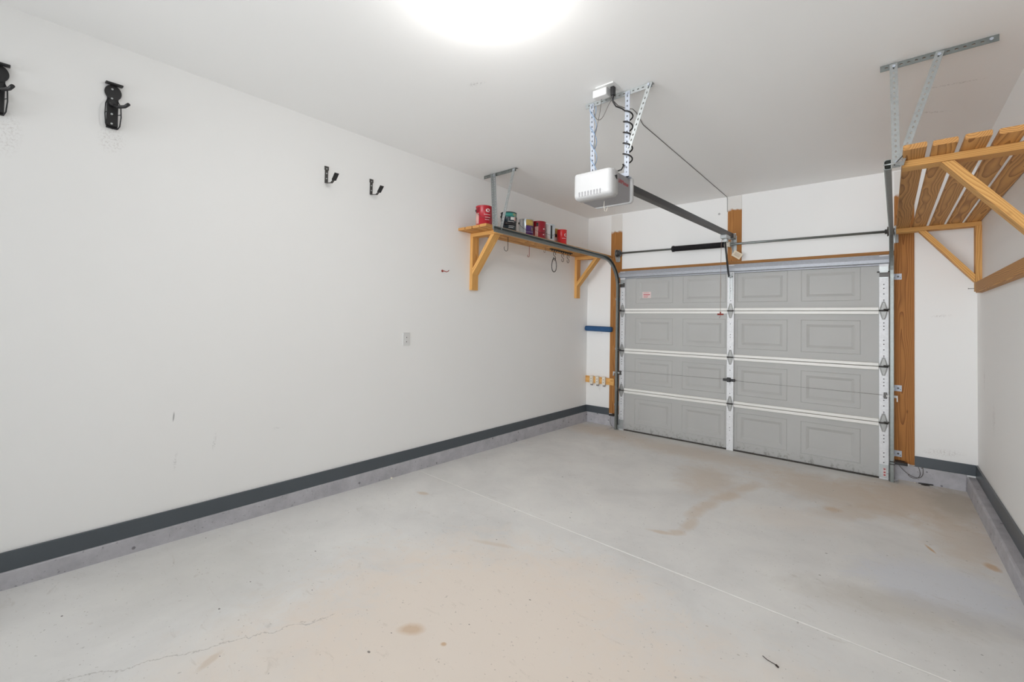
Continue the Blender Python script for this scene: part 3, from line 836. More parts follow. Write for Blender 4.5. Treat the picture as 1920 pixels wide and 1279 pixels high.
b = MB().prism([(1.925, -0.0105, 2.42), (1.925, -0.0105, 2.22), (1.925, -0.085, zt_(1.93) - 0.03), (1.925, -0.125, zt_(1.93)), (1.925, -0.085, zt_(1.93) + 0.03)], (0.005, 0, 0))
b.box((1.915, -0.0105, 2.20), (1.965, -0.0145, 2.43)); b.build('center_bracket', m_galv, ts)
for x, s in ((0.488, 1), (3.345, -1)):
    z = zt_(x)
    b = MB().prism([(x, -0.0105, z + 0.06), (x, -0.0105, z - 0.11), (x, -0.09, z - 0.11), (x, -0.13, z - 0.02), (x, -0.12, z + 0.05)], (s * 0.004, 0, 0))
    b.box((x - 0.02, -0.0105, z - 0.1), (x + 0.02, -0.014, z + 0.06))
    b.cyl((x, YT, z), (x + s*0.014, YT, z), 0.026, 16)
    b.build('bearing_plate', m_galv, ts)
    dx = x + s * 0.018
    d = MB().lathe([(0.0, 0), (0.050, 0), (0.050, 0.005), (0.040, 0.010), (0.040, 0.034), (0.046, 0.038), (0.046, 0.042), (0.022, 0.044), (0.022, 0.06), (0, 0.06)], (dx, YT, zt_(dx)), 24, axis=(s, 0, 0))
    d.build('cable_drum', m_darksteel, ts)
tg = thing('warning_tag', 'tilted cream card tag hanging right of the spring bracket', 'tag', (1.97, -0.13, 2.25))
c = V((1.998, -0.132, 2.192)); e1 = V((0.75, 0, -0.52)).normalized() * 0.050; e2 = V((0.52, 0, 0.75)).normalized() * 0.034
b = MB().prism([c - e1 - e2, c + e1 - e2, c + e1 + e2, c - e1 + e2], (0, -0.0012, 0))
tc = b.build('card', m_tag, tg)
b = MB()
for q in (-0.4, -0.1, 0.2, 0.5):
    a = c + e2 * q + V((0, -0.0013, 0)); b.prism([a - e1*0.6 - e2*0.05, a + e1*0.7 - e2*0.05, a + e1*0.7 + e2*0.05, a - e1*0.6 + e2*0.05], (0, -0.0006, 0))
b.build('print_lines', m_tagline, tc)
MB().tube([c - e1 * 0.9, c - e1 * 1.1 + V((0, 0, 0.015)), (1.945, -0.128, 2.262), (1.932, -0.126, 2.300)], 0.0015, 6).build('tie', m_galv, tg)

# ------------------------------------------------------------------ garage door opener
OX0, OX1, OZ0, OZ1 = 1.762, 2.026, 2.180, 2.328
OYF, OYB = -3.060, -2.868
op = thing('garage_door_opener', 'white and grey garage door opener hanging from the ceiling', 'opener', (1.895, -2.97, OZ0))
MB().box((OX0 + 0.006, OYF, OZ0), (OX1, OYB, OZ1)).build('housing', m_opener, op, 0.006)
def rr(cx, cz, hw, hh, r, n=6):
    pts = []
    for sx, sz, a0 in ((1, 1, 0), (-1, 1, 90), (-1, -1, 180), (1, -1, 270)):
        for i in range(n + 1):
            a = math.radians(a0 + 90 * i / n)
            pts.append((cx + sx * (hw - r) + r * math.cos(a), cz + sz * (hh - r) + r * math.sin(a)))
    return pts
def loft(rings, cap0=True, cap1=True):
    b = MB(); m = len(rings[0]); vs = [p for r in rings for p in r]
    fs = [(k*m + i, k*m + (i+1) % m, (k+1)*m + (i+1) % m, (k+1)*m + i) for k in range(len(rings)-1) for i in range(m)]
    b.add(vs, fs, True)
    if cap0: b.f.append(list(range(m-1, -1, -1))); b.s.append(True); b.mi.append(0)
    if cap1: b.f.append([(len(rings)-1)*m + i for i in range(m)]); b.s.append(True); b.mi.append(0)
    return b
ocx, ocz = (OX0 + OX1) / 2, (OZ0 + OZ1) / 2 + 0.006
rings = []
for y, k, dz in ((OYF + 0.012, 1.02, 0.0), (OYF - 0.030, 1.02, 0.0), (OYF - 0.052, 1.0, 0.0), (OYF - 0.066, 0.95, 0.003), (OYF - 0.073, 0.86, 0.006), (OYF - 0.076, 0.6, 0.008)):
    ring = []
    for x, z in rr(ocx, ocz + dz, 0.133 * k, 0.083 * k, 0.022 * k):
        q = (x - ocx) / 0.133
        if z > ocz: z -= 0.016 * (1 - q * q) * k      # dipped top edge
        ring.append((x, y + 0.010 * (q * q - 1) * 0.8, z))
    rings.append(ring)
lens = loft(rings).build('light_cover', m_lens, op, label='white rounded light cover')
for i in range(8):
    b = MB()
    x = ocx - 0.085 + i * 0.021
    b.prism([(x, OYF - 0.0835, ocz - 0.046), (x + 0.007, OYF - 0.0835, ocz - 0.044), (x + 0.003, OYF - 0.074, ocz - 0.069), (x - 0.004, OYF - 0.074, ocz - 0.071)], (0, -0.0015, 0))
    b.build('vent_slot', m_opener, lens)
b = MB().prism([(OX1 + 0.0045, OYF - 0.035, OZ1 - 0.035), (OX1 + 0.0045, OYF - 0.005, OZ1 - 0.022), (OX1 + 0.0045, OYF - 0.005, OZ1 - 0.052)], (0.002, 0, 0))
b.build('clip', m_black, lens)
rings = [[(x, y, z) for x, z in rr(ocx + 0.004, ocz, 0.137 * k, 0.083 * k, 0.022 * k)] for y, k in ((OYB - 0.012, 1.0), (OYB + 0.02, 1.01), (OYB + 0.035, 0.95), (OYB + 0.042, 0.8))]
loft(rings).build('rear_cover', m_lens, op, label='white rear light cover')
# lettering on the side
fc = bpy.data.curves.new('lettering', 'FONT'); fc.body = 'LiftMaster'; fc.size = 0.036; fc.extrude = 0.0004; fc.align_x = 'CENTER'
fc.materials.append(m_logo)
ft = bpy.data.objects.new('lettering', fc); COL.objects.link(ft)
lm = bpy.data.meshes.new_from_object(ft.evaluated_get(bpy.context.evaluated_depsgraph_get()))
bpy.data.objects.remove(ft); bpy.data.curves.remove(fc)
fo = bpy.data.objects.new('lettering', lm); COL.objects.link(fo); fo.parent = op
fo.matrix_local = Matrix.Translation(V((OX1 + 0.001, -2.972, 2.268)) - op.location) @ Matrix(((0, 0, 1, 0), (1, 0, 0, 0), (0, 1, 0, 0), (0, 0, 0, 1)))
# top mount brackets, antenna
for x in (1.772, 2.004):
    b = MB().box((x - 0.035, -2.925, OZ1), (x + 0.035, -2.885, OZ1 + 0.006)).box((x - 0.035, -2.925, OZ1), (x + 0.035, -2.922, OZ1 + 0.03))
    b.build('mount_bracket', m_galv_white, op)
b = MB(); b.tube([(1.905, -2.99, OZ0 + 0.002), (1.903, -2.992, OZ0 - 0.03), (1.906, -2.988, OZ0 - 0.062), (1.916, -2.984, OZ0 - 0.066), (1.924, -2.98, OZ0 - 0.035)], 0.0018, 6)
b.build('antenna_wire', m_ivory, op, label='thin cream antenna wire')
# rail
def rz(y): return 2.335 + (y + 2.63) * 0.0335
b = MB(); b.beam((1.931, -2.83, rz(-2.83)), (1.931, -0.075, rz(-0.075)), 0.034, 0.050, (1, 0, 0)); b.build('rail', m_blackmetal, op)
b = MB(); b.beam((1.931, -2.83, rz(-2.83) - 0.026), (1.931, -0.12, rz(-0.12) - 0.026), 0.046, 0.004, (1, 0, 0), 0.0005); b.build('rail_flange', m_darksteel, op)
b = MB().box((1.905, -0.105, 2.385), (1.957, -0.0105, 2.392)).box((1.905, -0.0145, 2.36), (1.957, -0.0105, 2.46)).box((1.905, -0.10, 2.385), (1.909, -0.03, 2.445)).box((1.953, -0.10, 2.385), (1.957, -0.03, 2.445))
b.build('header_bracket', m_galv, op)
b = MB().box((1.898, -0.42, rz(-0.35) - 0.07), (1.964, -0.27, rz(-0.35) - 0.03)).box((1.912, -0.36, rz(-0.35) - 0.10), (1.95, -0.30, rz(-0.35) - 0.05))
trol = b.build('trolley', m_galv, op, 0.004)
def bez(p, n=14):
    out = []
    for i in range(n + 1):
        t = i / n; q = [V(x) for x in p]
        while len(q) > 1: q = [q[j].lerp(q[j+1], t) for j in range(len(q)-1)]
        out.append(q[0])
    return out
arm = bez([(1.926, -0.335, 2.31), (1.926, -0.27, 2.16), (1.922, -0.22, 2.05), (1.918, -0.142, 1.955)])
b = MB()
for i in range(len(arm) - 1): b.beam(arm[i], arm[i+1] + (arm[i+1]-arm[i]) * 0.06, 0.036, 0.012, (0, 1, 0.35), 0.001)
b.build('door_arm', m_blackmetal, trol, label='black curved door arm')
# release cord
rc = thing('release_cord', 'thin emergency release cord with red handle hanging before the door', 'cord', (1.885, -0.36, 2.28))
MB().tube([(1.915, -0.40, rz(-0.4) - 0.072), (1.905, -0.405, 2.28), (1.902, -0.405, 2.0), (1.902, -0.405, 1.535)], 0.0022, 6).build('twine', m_cord, rc)
b = MB().cyl((1.872, -0.405, 1.518), (1.932, -0.405, 1.518), 0.009, 12).cyl((1.902, -0.405, 1.518), (1.902, -0.405, 1.545), 0.007, 10)
b.tube([(1.902, -0.405, 1.512), (1.897, -0.405, 1.49), (1.89, -0.405, 1.478)], 0.002, 6)
b.build('pull_handle', m_red, rc, label='red pull handle')

# hanger of the opener
oh = thing('opener_hanger', 'bright perforated steel frame holding the opener to the ceiling', 'bracket', (1.93, -2.9, H))
b = MB(); b.strip((1.705, -2.888, H - 0.0032), (2.178, -2.888, H - 0.0032), 0.032, (0, 1, 0)); b.strip((1.705, -2.904, H - 0.018), (2.178, -2.904, H - 0.018), 0.032, (0, 0, 1))
b.build('ceiling_angle', m_galv, oh)
b = MB(); angle(b, (2.016, -2.909, H - 0.012), (2.016, -2.909, OZ1 + 0.006), 0.032, (1, 0, 0), (0, 1, 0)); b.build('upright', m_galv_white, oh)
b = MB(); angle(b, (1.755, -2.909, H - 0.012), (1.772, -2.909, OZ1 + 0.006), 0.030, (1, 0, 0), (0, 1, 0)); b.build('upright', m_galv_white, oh)
b = MB(); angle(b, (2.168, -2.914, H - 0.008), (2.028, -2.914, 2.505), 0.028, (1, 0, 0.3), (0, 1, 0)); b.build('diagonal_brace', m_galv, oh)
bolts(oh, [(2.016, -2.914, H - 0.026), (2.160, -2.918, H - 0.02), (2.03, -2.918, 2.52), (1.757, -2.914, H - 0.026)], (0, -1, 0))
# ceiling outlet, plugged adapter, cords
tag(MB().box((1.868, -3.058, H - 0.0075), (1.992, -2.955, H)).build('outlet_plate', m_white, None, 0.002), 'white outlet plate on the ceiling over the opener', 'outlet')
ad = MB().box((1.838, -3.042, H - 0.055), (1.935, -2.985, H - 0.0075)).build('plug_adapter', m_white, None, 0.005)
tag(ad, 'white box shaped adapter plugged into the ceiling outlet', 'adapter')
pc = thing('power_cord', 'thick black power cord coiled around the opener upright', 'cord', (1.965, -3.0, H))
MB().box((1.952, -3.022, H - 0.062), (1.976, -2.992, H - 0.0075)).cyl((1.964, -3.007, H - 0.055), (1.964, -3.007, H - 0.08), 0.010, 12, 0.006).build('plug', m_black, pc, 0.003)
pts = [V((1.964, -3.007, H - 0.078)), V((1.964, -3.005, H - 0.10)), V((1.975, -2.985, H - 0.125)), V((2.0, -2.955, H - 0.135))]
zs, ze, turns = H - 0.14, 2.41, 5.0
for i in range(int(turns * 18) + 1):
    a = -1.9 + 2 * math.pi * i / 18
    q = i / (turns * 18)
    pts.append(V((2.016 + 0.028 * math.cos(a), -2.896 + 0.032 * math.sin(a), zs + (ze - zs) * q)))
pts += [V((1.985, -2.92, 2.385)), V((1.955, -2.94, 2.372)), V((1.935, -2.955, 2.352)), V((1.925, -2.962, OZ1 - 0.002))]
MB().tube(pts, 0.0048, 8).build('cable', m_black, pc)
cw = thing('control_wire', 'pale blue twisted wire along the left opener upright', 'wire', (1.76, -2.9, H))
for ph in (0, math.pi):
    pts = [(1.757 + 0.016 * (i / 40) + 0.021 * math.cos(ph + i * 0.38), -2.897 + 0.021 * math.sin(ph + i * 0.38), H - 0.03 - (H - 0.03 - OZ1 - 0.004) * i / 40) for i in range(41)]
    MB().tube(pts, 0.0028, 6).build('strand', m_wire_blue, cw)
bw = thing('bell_wire', 'thin dark wire stapled across the ceiling to the board above the door', 'wire', (1.88, -1.5, H))
MB().tube([(1.962, -3.0, H - 0.09), (1.975, -2.96, H - 0.11), (1.99, -2.87, H - 0.10), (1.96, -2.72, H - 0.035), (1.93, -2.6, H - 0.004), (1.884, -2.38, H - 0.003), (1.872, -1.2, H - 0.003), (1.858, -0.02, H - 0.003), (1.858, -0.0025, H - 0.02), (1.86, -0.0025, 2.72)], 0.0024, 6).build('long_run', m_wire_grey, bw)
MB().tube(bez([(1.958, -3.005, H - 0.085), (1.90, -3.0, H - 0.12), (1.90, -2.99, H - 0.22), (1.82, -2.97, H - 0.20), (1.79, -2.95, H - 0.08)]) , 0.002, 6).build('loop', m_wire_grey, bw)
MB().tube([(1.88, -3.0, H - 0.055), (1.86, -2.98, H - 0.12), (1.80, -2.94, H - 0.26), (1.775, -2.915, H - 0.33)], 0.0018, 6).build('drop', m_wire_grey, bw)

# ------------------------------------------------------------------ shelves
ZB, ZT = 2.298, 2.324
def bracket(shelf, xw, s, y0, y1, zpost, ztop, reach, zd, xd):
    """upright on the wall, level arm and diagonal strut; s = +1 grows toward +x"""
    ym, wy = (y0 + y1) / 2, y1 - y0
    MB().beam((xw + s*0.019, ym, zpost), (xw + s*0.019, ym, ztop - 0.038), wy, 0.038, (0, 1, 0)).build('bracket_post', m_pine, shelf)
    MB().beam((xw + s*0.001, ym, ztop - 0.0195), (xw + s*reach, ym, ztop - 0.0195), wy, 0.037, (0, 1, 0)).build('bracket_arm', m_pine, shelf)
    a = V((xw + s*0.040, ym, zd)); c = V((xw + s*xd, ym, ztop - 0.040))
    d = (c - a).normalized(); n = V((d.z, 0, -d.x)) * 0.019 * s
    # strut with plumb and level cut ends
    h = 0.038 / max(abs(d.x), 0.1); wdt = 0.038 / max(abs(d.z), 0.1)
    p = [(a.x, y0, a.z), (a.x, y0, a.z - h), (c.x + s*wdt, y0, c.z), (c.x, y0, c.z)]
    if s < 0: p = p[::-1]
    b = MB().prism(p, (0, wy, 0))
    e = V((d.x, 0, d.z)); f = V((-d.z, 0, d.x))
    b.g = [V(((q - a).dot(e), q.y - ym, (q - a).dot(f))) for q in b.v]
    b.build('bracket_strut', m_pine, shelf)
sl = thing('wall_shelf', 'slatted pine shelf on the left wall carrying the paint cans', 'shelf', (0.0, -1.25, ZB))
for i in range(4):
    xm = 0.0455 + i * 0.1015
    MB().beam((xm, -2.505 - (0.006 if i == 3 else 0), (ZB + ZT) / 2), (xm, -0.012, (ZB + ZT) / 2), 0.089, ZT - ZB, (1, 0, 0), 0.004).build('plank', m_pine_dark, sl)
bracket(sl, 0.0, 1, -2.336, -2.247, 1.715, ZB, 0.39, 1.935, 0.285)
bracket(sl, 0.0, 1, -0.352, -0.263, 1.735, ZB, 0.39, 1.955, 0.300)
sr = thing('wall_shelf', 'wide slatted pine shelf on the right wall, seen from below', 'shelf', (W, -1.25, ZB))
for i in range(5):
    xm = 3.391 + i * 0.1105
    MB().beam((xm, -2.552 + 0.01 * (i % 2), (ZB + ZT) / 2), (xm, -0.075, (ZB + ZT) / 2), 0.089, ZT - ZB, (1, 0, 0), 0.004).build('plank', m_pine_dark, sr)
bracket(sr, W, -1, -2.376, -2.287, 1.72, ZB, 0.533, 1.86, 0.335)
bracket(sr, W, -1, -0.27, -0.181, 1.72, ZB, 0.533, 1.86, 0.335)
MB().beam((W - 0.019, -2.287, 1.75), (W - 0.019, -0.272, 1.75), 0.089, 0.038, (0, 0, 1)).build('ledger', m_pine_dark, sr)
MB().tube([(W - 0.04, -0.225, 1.745), (W - 0.075, -0.225, 1.745)], 0.0022, 6).cyl((W - 0.075, -0.225, 1.745), (W - 0.077, -0.225, 1.745), 0.005, 8).build('nail', m_darksteel, sr)
MB().tube([(3.30 + 0.05, -2.45, 2.31), (3.345, -2.45, 2.30), (3.315, -2.46, 2.262), (3.314, -2.46, 2.255)], 0.0028, 6).build('bent_nail', m_darksteel, sr)

# ------------------------------------------------------------------ paint cans
TOC = math.atan2(-5.48 + 2.0, 3.29 - 0.3)   # toward the viewer's side of the room
def can(x, y, r, h, body, label, parts=(), handle=True, lid=m_galv):
    t = thing('paint_can', label, 'paint can', (x, y, ZT), 'paint cans on the left shelf')
    c = (x, y, ZT)
    MB().lathe([(0, 0.0005), (r - 0.002, 0.0005), (r, 0.002), (r, 0.006), (r - 0.0025, 0.008), (r - 0.0025, h - 0.009), (r, h - 0.006), (r, h - 0.001), (r - 0.002, h), (r - 0.006, h), (r - 0.009, h - 0.005)], c, 36).build('body', body, t)
    MB().lathe([(r - 0.009, h - 0.005), (r - 0.02, h - 0.003), (r - 0.024, h - 0.007), (0, h - 0.007)], c, 36).build('lid', lid, t)
    for nm, mat, a, wd, z0, z1 in parts:
        a = math.radians(a); wd = math.radians(wd)
        MB().lathe([(r - 0.0025, z0 * h), (r - 0.0012, z0 * h), (r - 0.0012, z1 * h), (r - 0.0025, z1 * h)], c, max(3, int(math.degrees(wd) / 6)), TOC + a - wd / 2, TOC + a + wd / 2).build(nm, mat, t)
    if handle:
        hb = MB(); pts = []
        e = TOC - math.radians(68)
        dirv = V((math.cos(e), math.sin(e), 0)); per = V((-dirv.y, dirv.x, 0)) * (1)
        hb.cyl(V(c) + dirv * (r - 0.003) + V((0, 0, h * 0.76)), V(c) + dirv * (r + 0.005) + V((0, 0, h * 0.76)), 0.011, 12)
        hb.cyl(V(c) - dirv * (r - 0.003) + V((0, 0, h * 0.76)), V(c) - dirv * (r + 0.005) + V((0, 0, h * 0.76)), 0.011, 12)
        for i in range(21):
            q = math.pi * i / 20
            pts.append(V(c) + dirv * ((r + 0.004) * math.cos(q)) + per * ((r + 0.006) * math.sin(q)) + V((0, 0, h * 0.76 - 0.085 * math.sin(q))))
        hb.tube(pts, 0.0017, 6); hb.build('handle', m_darksteel, t)
    return t
CR = plain('crimson can paint', rgb(176, 26, 42), 0.3, var=0.04); CRD = plain('deep crimson can paint', rgb(150, 20, 38), 0.3, var=0.04)
RED = plain('scarlet can paint', rgb(206, 34, 36), 0.3, var=0.04); PINK = plain('pale label panel', rgb(222, 176, 166), 0.5, var=0.06)
NAVY = plain('dark teal can paint', rgb(22, 40, 50), 0.3, var=0.1); TEAL = plain('teal can paint', rgb(62, 150, 140), 0.3)
TIN = galv('bare tin can', rgb(206, 212, 216), 0.3, 0.6); PURP = plain('purple label', rgb(88, 52, 124), 0.35)
YEL = plain('mustard yellow label', rgb(204, 172, 92), 0.4); WHT = plain('white label print', rgb(232, 228, 226), 0.4); BLK = plain('black label print', rgb(34, 32, 36), 0.4)
SW = [(6, 0.70, 0.84, 26), (20, 0.62, 0.68, 20)]
def lines(a, zs, wd=40): return [('label_line', WHT, a + (i % 2) * 4, wd - 6 * (i % 3), z, z + 0.022) for i, z in enumerate(zs)]
can(0.270, -2.415, 0.083, 0.190, CR, 'crimson paint can nearest the open end of the left shelf', [('label_panel', PINK, -52, 34, 0.06, 0.62), ('label_shade', CRD, -48, 40, 0.66, 0.90), ('label_emblem', WHT, 30, 22, 0.66, 0.70), ('label_emblem', WHT, 20, 10, 0.70, 0.80), ('label_emblem', WHT, 40, 9, 0.73, 0.80), ('label_emblem', WHT, 31, 16, 0.80, 0.835)] + lines(26, (0.52, 0.38, 0.26), 44), lid=m_galv)
can(0.300, -2.085, 0.083, 0.190, NAVY, 'dark teal paint can right behind the track hanger', [('label_band', TEAL, 12, 110, 0.74, 0.95), ('label_patch', YEL, 46, 26, 0.80, 0.93), ('label_emblem', WHT, 30, 30, 0.56, 0.72), ('label_patch', PINK, 52, 12, 0.52, 0.78), ('label_band', BLK, 20, 100, 0.28, 0.44)] + lines(20, (0.46, 0.22, 0.14), 50), lid=m_black)
can(0.272, -1.765, 0.083, 0.185, TIN, 'silver paint can with purple and yellow label', [('label_top', YEL, 34, 70, 0.60, 0.94), ('label_band', PURP, 34, 72, 0.04, 0.60), ('label_trim', WHT, 30, 76, 0.20, 0.23), ('label_figure', YEL, 52, 10, 0.30, 0.52)])
can(0.300, -1.575, 0.083, 0.190, CRD, 'deep red paint can with pale panel, middle of the shelf row', [('label_panel', PINK, -20, 26, 0.05, 0.66), ('label_shade', BLK, -14, 16, 0.70, 0.88)] + [('label_line', WHT, 42, 12, 0.52, 0.58), ('label_line', WHT, 40, 14, 0.2, 0.24)])
can(0.300, -1.395, 0.083, 0.190, TIN, 'white and silver paint can between the deep red and mustard cans', [('label_panel', WHT, -20, 60, 0.05, 0.95), ('label_bar', BLK, 24, 14, 0.12, 0.9)])
can(0.200, -1.125, 0.052, 0.200, YEL, 'slim mustard and black can half hidden behind the last red can', [('label_band', BLK, -20, 120, 0.50, 0.68), ('label_base', WHT, -20, 120, 0.05, 0.46)], handle=False)
can(0.332, -1.160, 0.060, 0.168, RED, 'small bright red paint can last on the left shelf', [('label_emblem', WHT, 38, 22, 0.52, 0.56), ('label_emblem', WHT, 28, 10, 0.56, 0.68), ('label_emblem', WHT, 40, 16, 0.68, 0.72), ('label_line', WHT, 20, 50, 0.36, 0.385)], handle=False)

# ------------------------------------------------------------------ hooks under the left shelf
def hookpts(x, y, zt, drop, r, s=1, n=14):
    pts = [(x, y, zt), (x, y, zt - drop + r)]
    for i in range(1, n + 1):
        a = math.pi * 1.15 * i / n
        pts.append((x, y + s * (-r + r * math.cos(a)), zt - drop + r - r * math.sin(a)))
    return pts
g = 'screw hooks under the left shelf'
tag(MB().tube(hookpts(0.20, -1.975, ZB, 0.154, 0.030), 0.0028, 8).build('screw_hook', m_darksteel), 'large screw hook under the shelf next to the near strut', 'hook', g)
tag(MB().tube(hookpts(0.05, -1.42, ZB, 0.135, 0.016), 0.0028, 8).build('screw_hook', m_red), 'small reddish screw hook under the shelf, second from the near strut', 'hook', g)
tag(MB().tube(hookpts(0.15, -1.24, ZB, 0.066, 0.014), 0.0028, 8).build('screw_hook', m_cord), 'small tan screw hook under the shelf, third from the near strut', 'hook', g)
hb = MB().box((0.135, -1.13, ZB - 0.012), (0.165, -0.66, ZB - 0.0005))
for k in range(9): hb.cyl((0.15, -1.10 + k * 0.05, ZB - 0.010), (0.15, -1.10 + k * 0.05, ZB - 0.024), 0.009, 10)
tag(hb.build('hook_rail', m_black, None, 0.002), 'short black hook rail screwed under the left shelf', 'rail')
def shook(x, y, zt, hgt):
    pts = []; r = hgt / 4
    for i in range(12): a = math.pi * 1.25 * (1 - i / 11) - 0.25 * math.pi; pts.append((x, y + r * math.cos(a) * 0.9, zt - r + r * math.sin(a)))
    pts = [(x, y + 0.9 * r * math.cos(a), zt - r + r * math.sin(a)) for a in [math.radians(d) for d in (-20, 20, 60, 90, 130, 170, 200, 235, 265)]]
    pts += [(x, y + 0.9 * r * math.cos(a), zt - 3 * r + r * math.sin(a)) for a in [math.radians(d) for d in (80, 40, 0, -40, -80, -120, -160, -200)]]
    return pts
g2 = 's hooks on the hook rail'
for y, z, l in ((-1.045, ZB - 0.03, 'grey s hook holding the black cable loop'), (-0.868, ZB - 0.03, 'grey s hook in the middle of the hook rail'), (-0.745, ZB - 0.03, 'grey s hook at the far end of the hook rail')):
    tag(MB().tube(shook(0.15, y, z, 0.105), 0.0034, 8).build('s_hook', m_darksteel), l, 'hook', g2)
lp = []
for i in range(28):
    a = 2 * math.pi * i / 28
    lp.append((0.15 + 0.012 * math.sin(a), -1.052 + 0.040 * math.sin(a) * (0.8 + 0.2 * -math.cos(a)), ZB - 0.195 + 0.085 * math.cos(a)))
tag(MB().tube(lp, 0.0046, 8, closed=True).build('cable_loop', m_black), 'oval black cable loop hanging under the left shelf', 'loop')

# ------------------------------------------------------------------ left wall hardware
def bike_hook(y, z, label):
    t = thing('bike_hook', label, 'hook', (0.0, y, z), 'black bike hooks on the left wall')
    b = MB()
    b.box((0, y - 0.024, z - 0.125), (0.006, y + 0.024, z + 0.10))
    disc = [(0.006, y + 0.036 * math.cos(2*math.pi*i/24), z + 0.075 + 0.042 * math.sin(2*math.pi*i/24)) for i in range(24)]
    b.prism(disc, (0.004, 0, 0))
    b.build('wall_plate', m_black, t, 0.002)
    b = MB().prism([(0, y - 0.034, z + 0.126), (0.04, y - 0.034, z + 0.120), (0.04, y + 0.038, z + 0.120), (0, y + 0.038, z + 0.126)], (0, 0, -0.010))
    b.build('top_lip', m_black, t, 0.002)
    b = MB().cyl((0.004, y, z + 0.012), (0.03, y, z + 0.012), 0.016, 14); b.tube([(0.02, y + 0.002, z + 0.004), (0.06, y + 0.018, z - 0.014), (0.115, y + 0.036, z - 0.022), (0.150, y + 0.046, z - 0.016)], 0.0085, 10)
    b.build('hook_arm', m_black, t)
    b = MB().prism([(0.008, y - 0.022, z - 0.02), (0.024, y - 0.022, z - 0.118), (0.030, y - 0.022, z - 0.112), (0.014, y - 0.022, z - 0.014)], (0, 0.044, 0))
    b.build('tire_tray', m_black, t, 0.002)
    b = MB()
    for s in (-1, 1):
        b.tube([(0.008, y + s*0.022, z + 0.03), (0.03, y + s*0.031, z + 0.0), (0.036, y + s*0.033, z - 0.06), (0.034, y + s*0.029, z - 0.112), (0.022, y + s*0.022, z - 0.126)], 0.0028, 8)
        b.tube([(0.006, y + s*0.02, z - 0.045), (0.034, y + s*0.033, z - 0.045)], 0.002, 6)
    b.tube([(0.022, y - 0.022, z - 0.126), (0.024, y, z - 0.130), (0.022, y + 0.022, z - 0.126)], 0.0028, 8)
    b.build('side_wires', m_blackmetal, t)
    for zz, xx in ((0.092, 0.0125), (0.04, 0.0125), (-0.05, 0.026), (-0.105, 0.032)): MB().cyl((0.0095, y - 0.004, z + zz), (xx, y - 0.004, z + zz), 0.005, 10).build('screw', m_galv, t)
    return t
bike_hook(-5.089, 2.553, 'black folding bike hook, the one fully in view high on the left wall')
bike_hook(-5.500, 2.480, 'black folding bike hook cut by the left edge of the picture')
def tool_hook(y, z, label):
    t = thing('tool_hook', label, 'hook', (0.0, y, z), 'grey utility hooks on the left wall')
    b = MB().box((0, y - 0.013, z - 0.065), (0.004, y + 0.013, z + 0.06)).box((0, y - 0.017, z + 0.035), (0.006, y + 0.017, z + 0.065))
    b.build('back_plate', m_darksteel, t, 0.0015)
    for zz in (0.045, 0.01, -0.03): MB().cyl((0.004, y, z + zz), (0.0075, y, z + zz), 0.005, 8).build('screw', m_galv, t)
    b = MB(); b.beam((0.002, y, z - 0.062), (0.085, y, z - 0.078), 0.016, 0.004, (0, 1, 0), 0.0005); b.beam((0.083, y, z - 0.078), (0.122, y, z - 0.060), 0.018, 0.004, (0, 1, 0), 0.0005)
    am = b.build('hook_arm', m_darksteel, t)
    b = MB(); b.beam((0.118, y, z - 0.064), (0.162, y, z - 0.020), 0.034, 0.005, (0, 1, 0), 0.001); b.build('end_pad', m_blackmetal, am)
tool_hook(-3.868, 2.498, 'grey steel utility hook on the left wall, the one farther from the shelf')
tool_hook(-3.485, 2.498, 'grey steel utility hook on the left wall, the one nearer the shelf')
b = MB(); b.tube([(0, -2.70, 1.876), (0.012, -2.70, 1.876), (0.03, -2.695, 1.872), (0.045, -2.685, 1.866), (0.05, -2.67, 1.872), (0.044, -2.655, 1.884)], 0.004, 8); b.cyl((0, -2.70, 1.876), (0.004, -2.70, 1.876), 0.012, 12)
tag(b.build('wall_hook', m_red), 'tiny reddish screw hook on the left wall before the shelf', 'hook')
ot = thing('wall_outlet', 'white electrical outlet in the middle of the left wall', 'outlet', (0, -3.10, 1.226))
MB().box((0, -3.136, 1.168), (0.006, -3.064, 1.284)).build('cover_plate', m_white, ot, 0.002)
for z in (1.207, 1.245):
    b = MB()
    b.cur = 0; b.cyl((0.0055, -3.10, z), (0.0085, -3.10, z), 0.016, 16)
    b.cur = 1; b.cyl((0.0085, -3.10, z - 0.004), (0.0089, -3.10, z - 0.004), 0.0045, 8)
    b.build('socket', [m_white, m_holes], ot)

# ------------------------------------------------------------------ left of the door
b = loft([[(x, -0.045 + ry * math.cos(a), 1.323 + rz_ * math.sin(a) - 0.01 * (x / 0.42)) for a in [2*math.pi*i/24 for i in range(24)]] for x, ry, rz_ in ((0.004, 0.02, 0.022), (0.008, 0.032, 0.034), (0.03, 0.036, 0.037), (0.2, 0.036, 0.036), (0.39, 0.036, 0.037), (0.412, 0.033, 0.034), (0.416, 0.02, 0.022))])
tag(b.build('foam_roll', m_foam), 'blue foam roll on the wall left of the garage door', 'foam roll')
rk = thing('tool_rack', 'small wooden rack with white clips low on the wall left of the door', 'rack', (0.22, 0, 0.6))
MB().beam((0.004, -0.0205, 0.606), (0.447, -0.0205, 0.600), 0.092, 0.018, (0, 0, 1)).build('back_board', m_pine, rk)
for x in (0.112, 0.205, 0.305):
    b = MB().box((x - 0.024, -0.030, 0.545), (x + 0.024, -0.062, 0.660))
    cl = b.build('clip', m_ivory, rk, 0.004)
    for z in (0.585, 0.622): MB().cyl((x, -0.062, z), (x, -0.0632, z), 0.005, 8).build('clip_hole', m_holes, cl)
    MB().cyl((x - 0.012, -0.045, 0.538), (x + 0.016, -0.045, 0.538), 0.012, 12).build('roller', m_opener, cl)

